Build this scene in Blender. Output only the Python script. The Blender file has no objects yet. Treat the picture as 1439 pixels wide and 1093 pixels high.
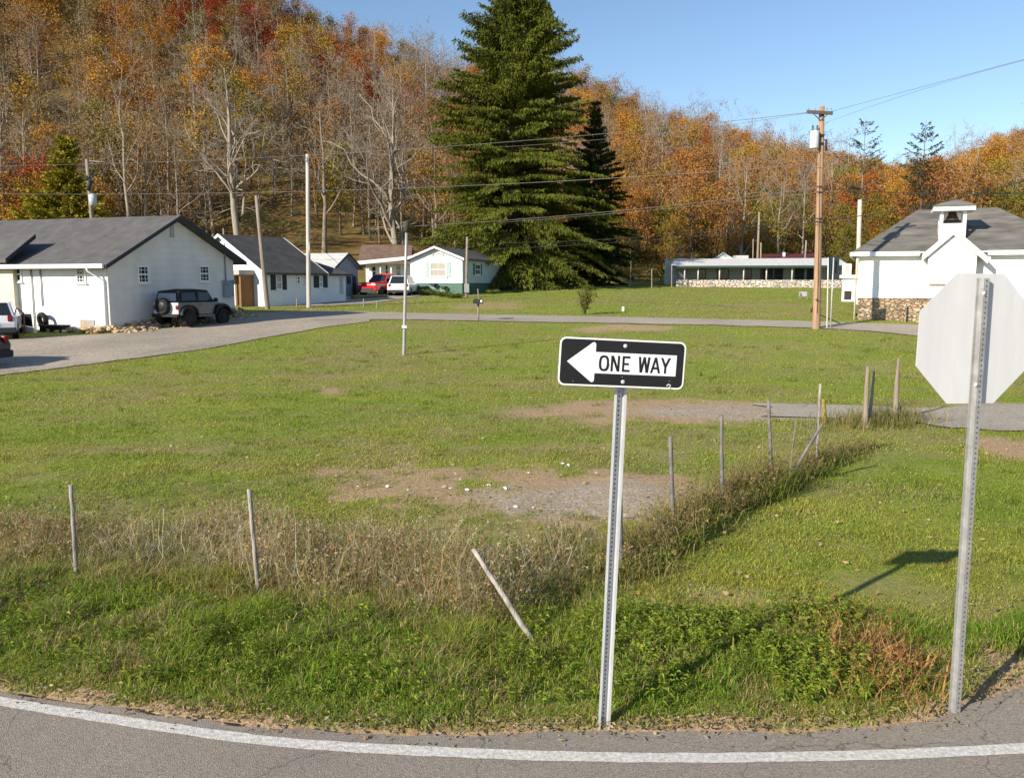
import bpy, math, random
import numpy as np
from mathutils import Vector, Matrix

random.seed(5)
C = bpy.context.scene.collection
SC = bpy.context.scene

# ------------------------------------------------------------------ camera model and terrain
F, CX, CY, HZ, H = 1180.0, 719.5, 546.5, 395.0, 2.8      # focal length in photo pixels, centre, horizon row, eye height
PITCH = math.atan((CY - HZ) / F)
CP, SP = math.cos(PITCH), math.sin(PITCH)

def hsh(ix, iy, seed):
    n = (ix.astype(np.int64) * 374761393 + iy.astype(np.int64) * 668265263 + seed * 974634777) & 0x7fffffff
    n = ((n ^ (n >> 13)) * 1274126177) & 0x7fffffff
    return ((n ^ (n >> 16)) & 0xffff) / 65535.0

def vn(x, y, seed=0):
    x = np.asarray(x, float); y = np.asarray(y, float)
    ix = np.floor(x); iy = np.floor(y)
    fx = x - ix; fy = y - iy
    fx = fx * fx * (3 - 2 * fx); fy = fy * fy * (3 - 2 * fy)
    a = hsh(ix, iy, seed); b = hsh(ix + 1, iy, seed); c = hsh(ix, iy + 1, seed); d = hsh(ix + 1, iy + 1, seed)
    return (a * (1 - fx) + b * fx) * (1 - fy) + (c * (1 - fx) + d * fx) * fy

def fbm(x, y, seed=0, o=4):
    s = 0; a = 0.5; x = np.asarray(x, float); y = np.asarray(y, float)
    for k in range(o):
        s = s + a * vn(x, y, seed + k); x = x * 2.03 + 17.1; y = y * 2.03 + 5.3; a *= 0.5
    return s / (1 - 0.5 ** o)

UC = [-400, 0, 330, 440, 620, 810, 1000, 1140, 1250, 1320, 1439, 1800]
UY1 = [75, 75, 78, 80, 92, 105, 112, 115, 110, 100, 95, 90]
UY2 = [110, 110, 112, 112, 125, 130, 135, 138, 140, 135, 130, 125]
UZ2 = [10, 10, 10, 10, 9, 7, 6.5, 6, 6, 7, 9, 12]
UY3 = [230, 230, 230, 230, 235, 240, 250, 270, 330, 340, 340, 340]
UZ3 = [110, 98, 80, 63, 50, 46, 37, 31, 31, 36, 48, 80]

def ucol(X, Y):
    return CX + F / 1.0 * CP * X / np.maximum(Y, 1.0)

def terrain(X, Y):
    X = np.asarray(X, float); Y = np.asarray(Y, float)
    base = np.interp(Y, [-60, 14, 20, 24, 30, 34, 38, 42, 60, 75, 93, 140, 600],
                     [0, 0, .02, .08, .30, .47, .62, .84, 1.25, 1.7, 2.2, 3.2, 12])
    u = np.clip(ucol(X, Y), -400, 1800)
    y1 = np.interp(u, UC, UY1); y2 = np.interp(u, UC, UY2); y3 = np.interp(u, UC, UY3)
    z1 = np.interp(y1, [60, 75, 93, 140], [1.25, 1.7, 2.2, 3.2])
    z2 = np.interp(u, UC, UZ2); z3 = np.interp(u, UC, UZ3)
    t1 = np.clip((Y - y1) / (y2 - y1), 0, 1); t1s = t1 * t1 * (1.6 - 0.6 * t1)
    t2 = np.clip((Y - y2) / (y3 - y2), 0, 1)
    z = np.where(Y < y1, base, z1 + (z2 - z1) * t1s)
    z = np.where(Y > y2, z2 + (z3 - z2) * (t2 * 1.15 - 0.15 * t2 * t2), z)
    z = np.where(Y > y3, z3 - (Y - y3) * .12, z)
    hl = np.clip((Y - y1) / 30, 0, 1)
    z = z + hl * (fbm(X / 40, Y / 40, 3) - .5) * 7
    return z

def tz(x, y): return float(terrain(x, y))

def ray(px, py):
    dx = (px - CX) / F; dy = -(py - CY) / F
    return (dx, CP + dy * SP, -SP + dy * CP)

def P(px, py, Y):
    d = ray(px, py); t = Y / d[1]
    return Vector((d[0] * t, Y, H + d[2] * t))

def G(px, py, lift=0.0):
    d = ray(px, py); lo = 1.5; Y = lo
    def f(Y):
        t = Y / d[1]
        return H + d[2] * t - tz(d[0] * t, Y)
    while Y < 420 and f(Y) > 0:
        lo = Y; Y *= 1.02
    hi = Y
    for _ in range(25):
        m = (lo + hi) / 2
        if f(m) > 0: lo = m
        else: hi = m
    t = hi / d[1]; x = d[0] * t
    return Vector((x, hi, tz(x, hi) + lift))

# ------------------------------------------------------------------ objects, tags
def tag(o, label=None, cat=None, group=None, kind=None):
    if label: o['label'] = label
    if cat: o['category'] = cat
    if group: o['group'] = group
    if kind: o['kind'] = kind
    return o

def thing(name, label, cat, loc=(0, 0, 0), rotz=0, group=None):
    o = bpy.data.objects.new(name, None); C.objects.link(o)
    o.empty_display_size = .1
    o.location = loc; o.rotation_euler = (0, 0, rotz)
    return tag(o, label, cat, group)

def copy_tree(o, parent=None):
    c = o.copy(); C.objects.link(c)
    if parent: c.parent = parent
    for ch in list(o.children): copy_tree(ch, c)
    return c

def link(name, me, parent=None, label=None):
    o = bpy.data.objects.new(name, me); C.objects.link(o)
    if parent: o.parent = parent
    if label: o['label'] = label
    return o

class MB:
    """collects shapes and links them as one mesh object"""
    def __init__(s): s.v = []; s.f = []; s.m = []; s.sm = []
    def add(s, vs, fs, m=0, smooth=False):
        b = len(s.v); s.v += [tuple(q) for q in vs]
        for q in fs: s.f.append(tuple(i + b for i in q)); s.m.append(m); s.sm.append(smooth)
        return s
    def bx(s, x0, x1, y0, y1, z0, z1, m=0, M=None):
        vs = [Vector((x, y, z)) for z in (z0, z1) for y in (y0, y1) for x in (x0, x1)]
        if M is not None: vs = [M @ q for q in vs]
        return s.add(vs, [(0, 2, 3, 1), (4, 5, 7, 6), (0, 1, 5, 4), (2, 6, 7, 3), (0, 4, 6, 2), (1, 3, 7, 5)], m)
    def poly(s, pts, m=0): return s.add(pts, [tuple(range(len(pts)))], m)
    def prism(s, pts, off, m=0, M=None):
        """polygon pts swept by the vector off"""
        a = [Vector(q) for q in pts]; off = Vector(off); b = [q + off for q in a]; n = len(a)
        vs = a + b
        if M is not None: vs = [M @ q for q in vs]
        fs = [tuple(range(n - 1, -1, -1)), tuple(range(n, 2 * n))] + [(i, (i + 1) % n, n + (i + 1) % n, n + i) for i in range(n)]
        return s.add(vs, fs, m)
    def tube(s, pts, rs, n=6, m=0, smooth=True, cap=True):
        pts = [Vector(q) for q in pts]
        if not hasattr(rs, '__len__'): rs = [rs] * len(pts)
        b = len(s.v); prev = None
        for i, q in enumerate(pts):
            d = (pts[min(i + 1, len(pts) - 1)] - pts[max(i - 1, 0)])
            d = d.normalized() if d.length > 1e-9 else Vector((0, 0, 1))
            if prev is None:
                a = d.cross(Vector((0, 0, 1)))
                if a.length < .05: a = d.cross(Vector((1, 0, 0)))
            else: a = prev - d * prev.dot(d)
            a.normalize(); prev = a; c = d.cross(a)
            for k in range(n):
                t = 2 * math.pi * k / n
                s.v.append(tuple(q + (a * math.cos(t) + c * math.sin(t)) * rs[i]))
        for i in range(len(pts) - 1):
            for k in range(n):
                k2 = (k + 1) % n
                s.f.append((b + i * n + k, b + i * n + k2, b + (i + 1) * n + k2, b + (i + 1) * n + k)); s.m.append(m); s.sm.append(smooth)
        if cap:
            e = b + (len(pts) - 1) * n
            s.f.append(tuple(b + k for k in range(n - 1, -1, -1))); s.m.append(m); s.sm.append(False)
            s.f.append(tuple(e + k for k in range(n))); s.m.append(m); s.sm.append(False)
        return s
    def lathe(s, prof, c, axis, n=20, m=0, smooth=True):
        """prof: (radius, distance along the axis) pairs, revolved round the axis through c"""
        axis = Vector(axis).normalized(); a = axis.orthogonal().normalized(); d = axis.cross(a); c = Vector(c); b = len(s.v)
        for r, h in prof:
            for k in range(n):
                t = 2 * math.pi * k / n
                s.v.append(tuple(c + axis * h + (a * math.cos(t) + d * math.sin(t)) * r))
        for i in range(len(prof) - 1):
            for k in range(n):
                k2 = (k + 1) % n
                s.f.append((b + i * n + k, b + i * n + k2, b + (i + 1) * n + k2, b + (i + 1) * n + k)); s.m.append(m); s.sm.append(smooth)
        return s
    def build(s, name, mats, parent=None, bevel=0, label=None, seg=2):
        me = bpy.data.meshes.new(name)
        me.from_pydata(s.v, [], s.f)
        if not isinstance(mats, (list, tuple)): mats = [mats]
        for q in mats: me.materials.append(q)
        me.polygons.foreach_set('material_index', s.m)
        me.polygons.foreach_set('use_smooth', s.sm)
        me.update()
        o = link(name, me, parent, label)
        if bevel:
            b = o.modifiers.new('Bevel', 'BEVEL'); b.width = bevel; b.segments = seg; b.limit_method = 'ANGLE'
        return o

def tri_mesh(name, co, tri, mats, col=None, midx=None, smooth=False, nrm=None):
    """big triangle soup straight from arrays"""
    me = bpy.data.meshes.new(name)
    co = np.ascontiguousarray(co, np.float32).reshape(-1, 3); tri = np.ascontiguousarray(tri, np.int32).reshape(-1, 3)
    nt = len(tri)
    me.vertices.add(len(co)); me.vertices.foreach_set('co', co.ravel())
    me.loops.add(nt * 3); me.loops.foreach_set('vertex_index', tri.ravel())
    me.polygons.add(nt)
    me.polygons.foreach_set('loop_start', np.arange(0, nt * 3, 3, dtype=np.int32))
    me.polygons.foreach_set('loop_total', np.full(nt, 3, np.int32))
    if not isinstance(mats, (list, tuple)): mats = [mats]
    for q in mats: me.materials.append(q)
    if midx is not None: me.polygons.foreach_set('material_index', np.ascontiguousarray(midx, np.int32))
    me.polygons.foreach_set('use_smooth', np.full(nt, smooth, bool))
    if col is not None:
        a = me.color_attributes.new('Col', 'FLOAT_COLOR', 'POINT')
        c4 = np.ones((len(co), 4), np.float32); c4[:, :col.shape[1]] = col
        a.data.foreach_set('color', c4.ravel())
    me.update(calc_edges=True)
    return me

def norm(a): return a / np.maximum(np.linalg.norm(a, axis=1, keepdims=True), 1e-9)

def kites(base, d, L, W, rng, droop=0.0, fold=.25):
    """leaf or needle-spray shapes: 4 vertices, 2 triangles each"""
    n = len(base); d = norm(d)
    rv = norm(rng.normal(size=(n, 3))); s = norm(np.cross(d, rv)); up = np.cross(s, d)
    L = np.broadcast_to(L, (n,))[:, None]; W = np.broadcast_to(W, (n,))[:, None]
    mid = base + d * L * .45 + up * L * fold * .3
    tip = base + d * L; tip[:, 2] -= droop * L[:, 0]
    co = np.stack([base, mid + s * W * .5, tip, mid - s * W * .5], 1).reshape(-1, 3)
    i = np.arange(n)[:, None] * 4
    tri = np.concatenate([i + [0, 1, 2], i + [0, 2, 3]], 1).reshape(-1, 3)
    return co, tri

def blades(x, y, z, h, w, lean, rng, curl=.5):
    """grass blades: 5 vertices, 3 triangles each; lean = sideways travel as a share of the height"""
    n = len(x); az = rng.uniform(0, 2 * np.pi, n); fa = az + np.pi / 2 + rng.normal(0, .5, n)
    dx, dy = np.cos(az), np.sin(az); sx, sy = np.cos(fa) * w / 2, np.sin(fa) * w / 2
    l1 = lean * h * .3; l2 = lean * h
    h1 = h * .55; h2 = h * (1 - curl * np.minimum(lean, 1.2) * .5)
    co = np.empty((n, 5, 3))
    for k, (q, hh, ll) in enumerate(((1, -.01, 0), (-1, -.01, 0), (.8, h1, l1), (-.8, h1, l1), (0, h2, l2))):
        co[:, k, 0] = x + sx * q + dx * ll; co[:, k, 1] = y + sy * q + dy * ll; co[:, k, 2] = z + hh
    i = np.arange(n)[:, None] * 5
    tri = np.concatenate([i + [0, 1, 3], i + [0, 3, 2], i + [2, 3, 4]], 1).reshape(-1, 3)
    return co.reshape(-1, 3), tri

def join_soup(parts):
    """parts: list of (co, tri, col per vertex)"""
    co = np.concatenate([q[0] for q in parts]); off = np.cumsum([0] + [len(q[0]) for q in parts])
    tri = np.concatenate([q[1] + off[i] for i, q in enumerate(parts)])
    col = np.concatenate([q[2] for q in parts]) if parts[0][2] is not None else None
    return co, tri, col

# ------------------------------------------------------------------ materials
def nt_new(name):
    m = bpy.data.materials.new(name); m.use_nodes = True
    nt = m.node_tree; nt.nodes.clear()
    return m, nt, nt.nodes.new('ShaderNodeOutputMaterial')

def c4(c): return (c[0], c[1], c[2], 1)

def mat(name, col, rough=.8, var=.18, scale=6, col2=None, bump=0, metal=0, stretch=(1, 1, 1), spec=.3, fine=0, bscale=None, coat=0):
    m, nt, out = nt_new(name); N = nt.nodes.new; Lk = nt.links.new
    b = N('ShaderNodeBsdfPrincipled'); Lk(b.outputs[0], out.inputs[0])
    b.inputs['Roughness'].default_value = rough; b.inputs['Metallic'].default_value = metal
    b.inputs['Specular IOR Level'].default_value = spec
    if coat: b.inputs['Coat Weight'].default_value = coat; b.inputs['Coat Roughness'].default_value = .08
    tc = N('ShaderNodeTexCoord'); mp = N('ShaderNodeMapping'); mp.inputs['Scale'].default_value = stretch
    Lk(tc.outputs['Object'], mp.inputs[0])
    n = N('ShaderNodeTexNoise'); n.inputs['Scale'].default_value = scale; n.inputs['Detail'].default_value = 6; n.inputs['Roughness'].default_value = .65
    Lk(mp.outputs[0], n.inputs['Vector'])
    r = N('ShaderNodeValToRGB'); Lk(n.outputs['Fac'], r.inputs[0])
    lo = tuple(q * (1 - var) for q in col); hi = tuple(min(q * (1 + var), .95) for q in (col2 or col))
    r.color_ramp.elements[0].position = .32; r.color_ramp.elements[1].position = .68
    r.color_ramp.elements[0].color = c4(lo); r.color_ramp.elements[1].color = c4(hi)
    Lk(r.outputs[0], b.inputs['Base Color'])
    if bump:
        n2 = N('ShaderNodeTexNoise'); n2.inputs['Scale'].default_value = bscale or scale * 5; n2.inputs['Detail'].default_value = 4
        Lk(mp.outputs[0], n2.inputs['Vector'])
        bp = N('ShaderNodeBump'); bp.inputs['Strength'].default_value = bump; bp.inputs['Distance'].default_value = .02
        Lk(n2.outputs['Fac'], bp.inputs['Height']); Lk(bp.outputs[0], b.inputs['Normal'])
    return m

def siding(name, col, pitch=.2, var=.05, axis=2):
    """painted lap boards: the saw-tooth relief is a real bump, the paint is even"""
    m, nt, out = nt_new(name); N = nt.nodes.new; Lk = nt.links.new
    b = N('ShaderNodeBsdfPrincipled'); Lk(b.outputs[0], out.inputs[0]); b.inputs['Roughness'].default_value = .6
    tc = N('ShaderNodeTexCoord')
    n = N('ShaderNodeTexNoise'); n.inputs['Scale'].default_value = 1.3; n.inputs['Detail'].default_value = 8
    Lk(tc.outputs['Object'], n.inputs['Vector'])
    r = N('ShaderNodeValToRGB'); Lk(n.outputs['Fac'], r.inputs[0])
    r.color_ramp.elements[0].position = .3; r.color_ramp.elements[1].position = .65
    r.color_ramp.elements[0].color = c4(tuple(q * (1 - var * 2) for q in col)); r.color_ramp.elements[1].color = c4(col)
    Lk(r.outputs[0], b.inputs['Base Color'])
    sx = N('ShaderNodeSeparateXYZ'); Lk(tc.outputs['Object'], sx.inputs[0])
    mu = N('ShaderNodeMath'); mu.operation = 'DIVIDE'; mu.inputs[1].default_value = pitch; Lk(sx.outputs[axis], mu.inputs[0])
    fr = N('ShaderNodeMath'); fr.operation = 'FRACT'; Lk(mu.outputs[0], fr.inputs[0])
    bp = N('ShaderNodeBump'); bp.inputs['Strength'].default_value = .6; bp.inputs['Distance'].default_value = .03; bp.invert = True
    Lk(fr.outputs[0], bp.inputs['Height']); Lk(bp.outputs[0], b.inputs['Normal'])
    return m

def leafmat(name, cols, trans=.25, use_attr=False, rough=.6):
    """leaves and blades: colour differs from leaf to leaf and a little from plant to plant"""
    m, nt, out = nt_new(name); N = nt.nodes.new; Lk = nt.links.new
    d = N('ShaderNodeBsdfDiffuse'); t = N('ShaderNodeBsdfTranslucent'); mx = N('ShaderNodeMixShader'); mx.inputs[0].default_value = trans
    Lk(d.outputs[0], mx.inputs[1]); Lk(t.outputs[0], mx.inputs[2]); Lk(mx.outputs[0], out.inputs[0])
    if use_attr:
        a = N('ShaderNodeAttribute'); a.attribute_name = 'Col'
        Lk(a.outputs['Color'], d.inputs[0]); Lk(a.outputs['Color'], t.inputs[0])
        return m
    g = N('ShaderNodeNewGeometry'); oi = N('ShaderNodeObjectInfo')
    ad = N('ShaderNodeMath'); ad.operation = 'MULTIPLY_ADD'; ad.inputs[1].default_value = .68; Lk(oi.outputs['Random'], ad.inputs[0])
    ml = N('ShaderNodeMath'); ml.operation = 'MULTIPLY'; ml.inputs[1].default_value = .32; Lk(g.outputs['Random Per Island'], ml.inputs[0])
    Lk(ml.outputs[0], ad.inputs[2])
    r = N('ShaderNodeValToRGB'); Lk(ad.outputs[0], r.inputs[0])
    el = r.color_ramp.elements
    el[0].color = c4(cols[0]); el[1].color = c4(cols[-1])
    for i, q in enumerate(cols[1:-1]):
        e = el.new((i + 1) / (len(cols) - 1)); e.color = c4(q)
    Lk(r.outputs[0], d.inputs[0]); Lk(r.outputs[0], t.inputs[0])
    return m

def glassmat(name, col=(.02, .025, .03), rough=.05):
    m, nt, out = nt_new(name); N = nt.nodes.new
    b = N('ShaderNodeBsdfPrincipled'); nt.links.new(b.outputs[0], out.inputs[0])
    b.inputs['Base Color'].default_value = c4(col); b.inputs['Roughness'].default_value = rough
    b.inputs['Specular IOR Level'].default_value = .35
    return m

def stonemat(name, scale=2.2, c1=(.20, .14, .09), c2=(.48, .38, .27)):
    m, nt, out = nt_new(name); N = nt.nodes.new; Lk = nt.links.new
    b = N('ShaderNodeBsdfPrincipled'); Lk(b.outputs[0], out.inputs[0]); b.inputs['Roughness'].default_value = .9
    tc = N('ShaderNodeTexCoord'); mp = N('ShaderNodeMapping'); mp.inputs['Scale'].default_value = (1, 1, 1.8); Lk(tc.outputs['Object'], mp.inputs[0])
    nz = N('ShaderNodeTexNoise'); nz.inputs['Scale'].default_value = 3; Lk(mp.outputs[0], nz.inputs['Vector'])
    mv = N('ShaderNodeVectorMath'); mv.operation = 'MULTIPLY_ADD'; mv.inputs[1].default_value = (.35, .35, .35)
    Lk(nz.outputs['Color'], mv.inputs[0]); Lk(mp.outputs[0], mv.inputs[2])
    v = N('ShaderNodeTexVoronoi'); v.inputs['Scale'].default_value = scale; Lk(mv.outputs[0], v.inputs['Vector'])
    ve = N('ShaderNodeTexVoronoi'); ve.feature = 'DISTANCE_TO_EDGE'; ve.inputs['Scale'].default_value = scale; Lk(mv.outputs[0], ve.inputs['Vector'])
    sp = N('ShaderNodeSeparateColor'); Lk(v.outputs['Color'], sp.inputs[0])
    r = N('ShaderNodeValToRGB'); Lk(sp.outputs[0], r.inputs[0]); r.color_ramp.elements[0].color = c4(c1); r.color_ramp.elements[1].color = c4(c2)
    e = r.color_ramp.elements.new(.5); e.color = c4(((c1[0] + c2[0]) / 2 * 1.15, (c1[1] + c2[1]) / 2, (c1[2] + c2[2]) / 2 * .85))
    er = N('ShaderNodeValToRGB'); Lk(ve.outputs['Distance'], er.inputs[0]); er.color_ramp.elements[0].position = .02; er.color_ramp.elements[1].position = .09
    n2 = N('ShaderNodeTexNoise'); n2.inputs['Scale'].default_value = 18; Lk(tc.outputs['Object'], n2.inputs['Vector'])
    mm = N('ShaderNodeMix'); mm.data_type = 'RGBA'; mm.inputs['A'].default_value = (.21, .175, .13, 1)
    Lk(er.outputs[0], mm.inputs['Factor']); Lk(r.outputs[0], mm.inputs['B'])
    m2 = N('ShaderNodeMix'); m2.data_type = 'RGBA'; m2.blend_type = 'MULTIPLY'; m2.inputs['Factor'].default_value = .6
    Lk(mm.outputs['Result'], m2.inputs['A']); Lk(n2.outputs['Color'], m2.inputs['B'])
    m3 = N('ShaderNodeMix'); m3.data_type = 'RGBA'; m3.blend_type = 'ADD'; m3.inputs['Factor'].default_value = .15
    Lk(m2.outputs['Result'], m3.inputs['A']); Lk(mm.outputs['Result'], m3.inputs['B'])
    Lk(m3.outputs['Result'], b.inputs['Base Color'])
    bp = N('ShaderNodeBump'); bp.inputs['Strength'].default_value = 1; bp.inputs['Distance'].default_value = .08
    Lk(er.outputs[0], bp.inputs['Height']); Lk(bp.outputs[0], b.inputs['Normal'])
    return m

def aggregate(name, base, specks, dark, scale=90, var=.12, big=.6, crack=False):
    """asphalt and gravel: stones of several tones, worn patches, fine relief"""
    m, nt, out = nt_new(name); N = nt.nodes.new; Lk = nt.links.new
    b = N('ShaderNodeBsdfPrincipled'); Lk(b.outputs[0], out.inputs[0]); b.inputs['Roughness'].default_value = .92; b.inputs['Specular IOR Level'].default_value = .2
    tc = N('ShaderNodeTexCoord')
    v = N('ShaderNodeTexVoronoi'); v.inputs['Scale'].default_value = scale; Lk(tc.outputs['Object'], v.inputs['Vector'])
    sp = N('ShaderNodeSeparateColor'); Lk(v.outputs['Color'], sp.inputs[0])
    r = N('ShaderNodeValToRGB'); Lk(sp.outputs[0], r.inputs[0]); el = r.color_ramp.elements
    el[0].color = c4(dark); el[1].color = c4(specks); e = el.new(.3); e.color = c4(base); e = el.new(.8); e.color = c4(tuple(q * 1.08 for q in base))
    n = N('ShaderNodeTexNoise'); n.inputs['Scale'].default_value = big; n.inputs['Detail'].default_value = 9; n.inputs['Roughness'].default_value = .62
    Lk(tc.outputs['Object'], n.inputs['Vector'])
    rr = N('ShaderNodeValToRGB'); Lk(n.outputs['Fac'], rr.inputs[0])
    rr.color_ramp.elements[0].position = .3; rr.color_ramp.elements[1].position = .7
    rr.color_ramp.elements[0].color = (1 - var * 2.2,) * 3 + (1,); rr.color_ramp.elements[1].color = (1, 1 - var * .1, 1 - var * .25, 1)
    mm = N('ShaderNodeMix'); mm.data_type = 'RGBA'; mm.blend_type = 'MULTIPLY'; mm.inputs['Factor'].default_value = 1
    Lk(r.outputs[0], mm.inputs['A']); Lk(rr.outputs[0], mm.inputs['B']); res = mm.outputs['Result']
    if crack:        # hairline cracks that come and go
        nz = N('ShaderNodeTexNoise'); nz.inputs['Scale'].default_value = 2.5; nz.inputs['Detail'].default_value = 6; Lk(tc.outputs['Object'], nz.inputs['Vector'])
        mv = N('ShaderNodeVectorMath'); mv.operation = 'MULTIPLY_ADD'; mv.inputs[1].default_value = (.5, .5, .5); Lk(nz.outputs['Color'], mv.inputs[0]); Lk(tc.outputs['Object'], mv.inputs[2])
        ve = N('ShaderNodeTexVoronoi'); ve.feature = 'DISTANCE_TO_EDGE'; ve.inputs['Scale'].default_value = .55; Lk(mv.outputs[0], ve.inputs['Vector'])
        cr = N('ShaderNodeMapRange'); cr.inputs['From Min'].default_value = .0015; cr.inputs['From Max'].default_value = .0045; cr.inputs['To Min'].default_value = .55; cr.inputs['To Max'].default_value = 0; Lk(ve.outputs['Distance'], cr.inputs[0])
        ga = N('ShaderNodeMath'); ga.operation = 'MULTIPLY'; Lk(cr.outputs[0], ga.inputs[0]); Lk(rr.outputs[0], ga.inputs[1])
        mk = N('ShaderNodeMix'); mk.data_type = 'RGBA'; mk.inputs['B'].default_value = (.07, .06, .05, 1); Lk(ga.outputs[0], mk.inputs['Factor']); Lk(res, mk.inputs['A']); res = mk.outputs['Result']
    Lk(res, b.inputs['Base Color'])
    bp = N('ShaderNodeBump'); bp.inputs['Strength'].default_value = .45; bp.inputs['Distance'].default_value = .007
    Lk(v.outputs['Distance'], bp.inputs['Height']); Lk(bp.outputs[0], b.inputs['Normal'])
    return m

WHITE = siding('white_siding', (.80, .80, .79))
WHITEP = mat('white_paint', (.80, .80, .79), .55, .04, 3)
CREAM = siding('cream_siding', (.62, .56, .42))
GREYSIDE = siding('grey_siding', (.40, .43, .46))
GREYBLUE = siding('blue_grey_siding', (.22, .27, .34))
SHINGLE = mat('grey_shingle', (.105, .10, .098), .9, .22, 1.6, bump=.5, bscale=14, stretch=(1, 1, 1))
SHINGLE2 = mat('brown_grey_shingle', (.085, .08, .075), .9, .3, 1.2, bump=.5, bscale=12)
SCHOOLROOF = mat('weathered_shingle', (.15, .138, .122), .92, .42, 1.1, bump=.6, bscale=10, stretch=(.6, 1.5, 2.5))
ROOFMETAL = mat('pale_metal_roof', (.50, .50, .47), .5, .15, 1.5, stretch=(.5, 3, 3))
DARKTRIM = mat('dark_trim', (.03, .032, .04), .6, .2)
GREENSKIRT = siding('green_skirt', (.055, .13, .095), .3)
GREENTRIM = mat('green_trim', (.025, .055, .05), .6)
REDROOF = mat('red_metal_roof', (.10, .025, .025), .6)
BROWNROOF = mat('brown_roof', (.17, .11, .08), .9, .25, 1.4, bump=.4)
WOODB = mat('brown_wood', (.22, .115, .05), .8, .3, 3, stretch=(6, 6, .6), bump=.3)
GLASS = glassmat('window_glass'); GLASSL = glassmat('curtained_glass', (.30, .33, .36), .15)
GLASSW = glassmat('painted_reflection_glass', (.42, .38, .32), .1)  # pale tan base colour stands in for reflections in the panes
SHUT = mat('dark_shutter', (.025, .035, .045), .6); SHUTL = mat('pale_green_shutter', (.40, .50, .47), .6)
POLEWOOD = mat('brown_pole_wood', (.34, .215, .135), .85, .28, 2.5, stretch=(5, 5, .4), bump=.4)
POLEGREY = mat('weathered_pole_wood', (.26, .21, .165), .85, .28, 2.5, stretch=(6, 6, .4), bump=.4)
POSTGREY = mat('weathered_post_wood', (.30, .27, .235), .9, .45, 7, stretch=(3, 3, .6), bump=.6)
POSTSTEEL = mat('dull_steel_post', (.11, .11, .112), .7, .4, 5, col2=(.17, .155, .14), metal=.1, bump=.3)
GALV = mat('galvanised_steel', (.58, .585, .59), .5, .12, 9, metal=.25, stretch=(1, 1, .4), spec=.5)
GALVD = mat('galvanised_grey', (.36, .355, .345), .5, .2, 14, metal=.4)
ALU = mat('sheet_aluminium', (.58, .58, .58), .6, .06, 3, metal=.0, stretch=(3, 3, .5))
SIGNW = mat('reflective_white', (.74, .75, .76), .45, .03, 20)
SIGNB = mat('sign_black', (.012, .012, .014), .4, .2, 5, spec=.4)
HOLE = mat('punched_hole', (.035, .033, .03), .9)
TYRE = mat('tyre_rubber', (.018, .018, .018), .85, .2, 10)
RIMD = mat('dark_rim', (.03, .03, .032), .5, metal=.4); RIML = mat('alloy_rim', (.45, .45, .46), .35, metal=.7)
REDL = mat('red_lens', (.22, .012, .010), .25); WHL = mat('clear_lens', (.75, .75, .72), .15)
CONC = mat('concrete', (.36, .34, .31), .9, .15, 3); STONEW = stonemat('field_stone', 4.2, (.26, .19, .125), (.56, .45, .32)); STONEP = stonemat('pale_stone', 2.6, (.48, .44, .40), (.76, .73, .68))
ASPH = aggregate('worn_asphalt', (.30, .258, .212), (.42, .37, .31), (.20, .17, .14), 115, .10, .45, True)
ASPH2 = aggregate('far_asphalt', (.40, .35, .285), (.52, .46, .38), (.29, .25, .20), 30, .1, .35)
GRAV = aggregate('gravel', (.42, .36, .285), (.58, .51, .42), (.28, .235, .185), 20, .16, .3)
LINEW = mat('road_paint', (.54, .505, .45), .85, .22, 34, col2=(.66, .63, .575), bump=.4)
BARKG = mat('grey_bark', (.225, .185, .14), .95, .35, 2.2, stretch=(3, 3, .5), bump=.7)
BARKD = mat('brown_bark', (.115, .085, .062), .95, .3, 2.2, stretch=(3, 3, .5), bump=.6)
BARKP = mat('pale_bark', (.28, .24, .19), .95, .3, 2.2, stretch=(3, 3, .5))
WIRE = mat('wire', (.14, .13, .125), .6); WIRED = mat('dark_wire', (.03, .03, .03), .6)

# ------------------------------------------------------------------ ground masks in world metres
def pell(x0, x1, y0, y1, seed=0, wob=.5, fr=.6):
    """ground ellipse covering a patch of the lot seen between those photo rows and columns"""
    a = G((x0 + x1) / 2, y0); b = G((x0 + x1) / 2, y1); m = (y0 + y1) / 2
    l = G(x0, m); r = G(x1, m)
    return ((l.x + r.x) / 2, (a.y + b.y) / 2, abs(r.x - l.x) / 2, abs(a.y - b.y) / 2, seed, wob, fr)

def ell(x, y, e, soft=.45):
    cx, cy, rx, ry, s, wob, fr = e
    d = np.sqrt(((x - cx) / rx) ** 2 + ((y - cy) / ry) ** 2)
    n = (fbm(x * fr * 2, y * fr * 2, 40 + s, 5) - .5) * 2
    return np.clip((1 - d + n * wob) / soft, 0, 1)

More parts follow.
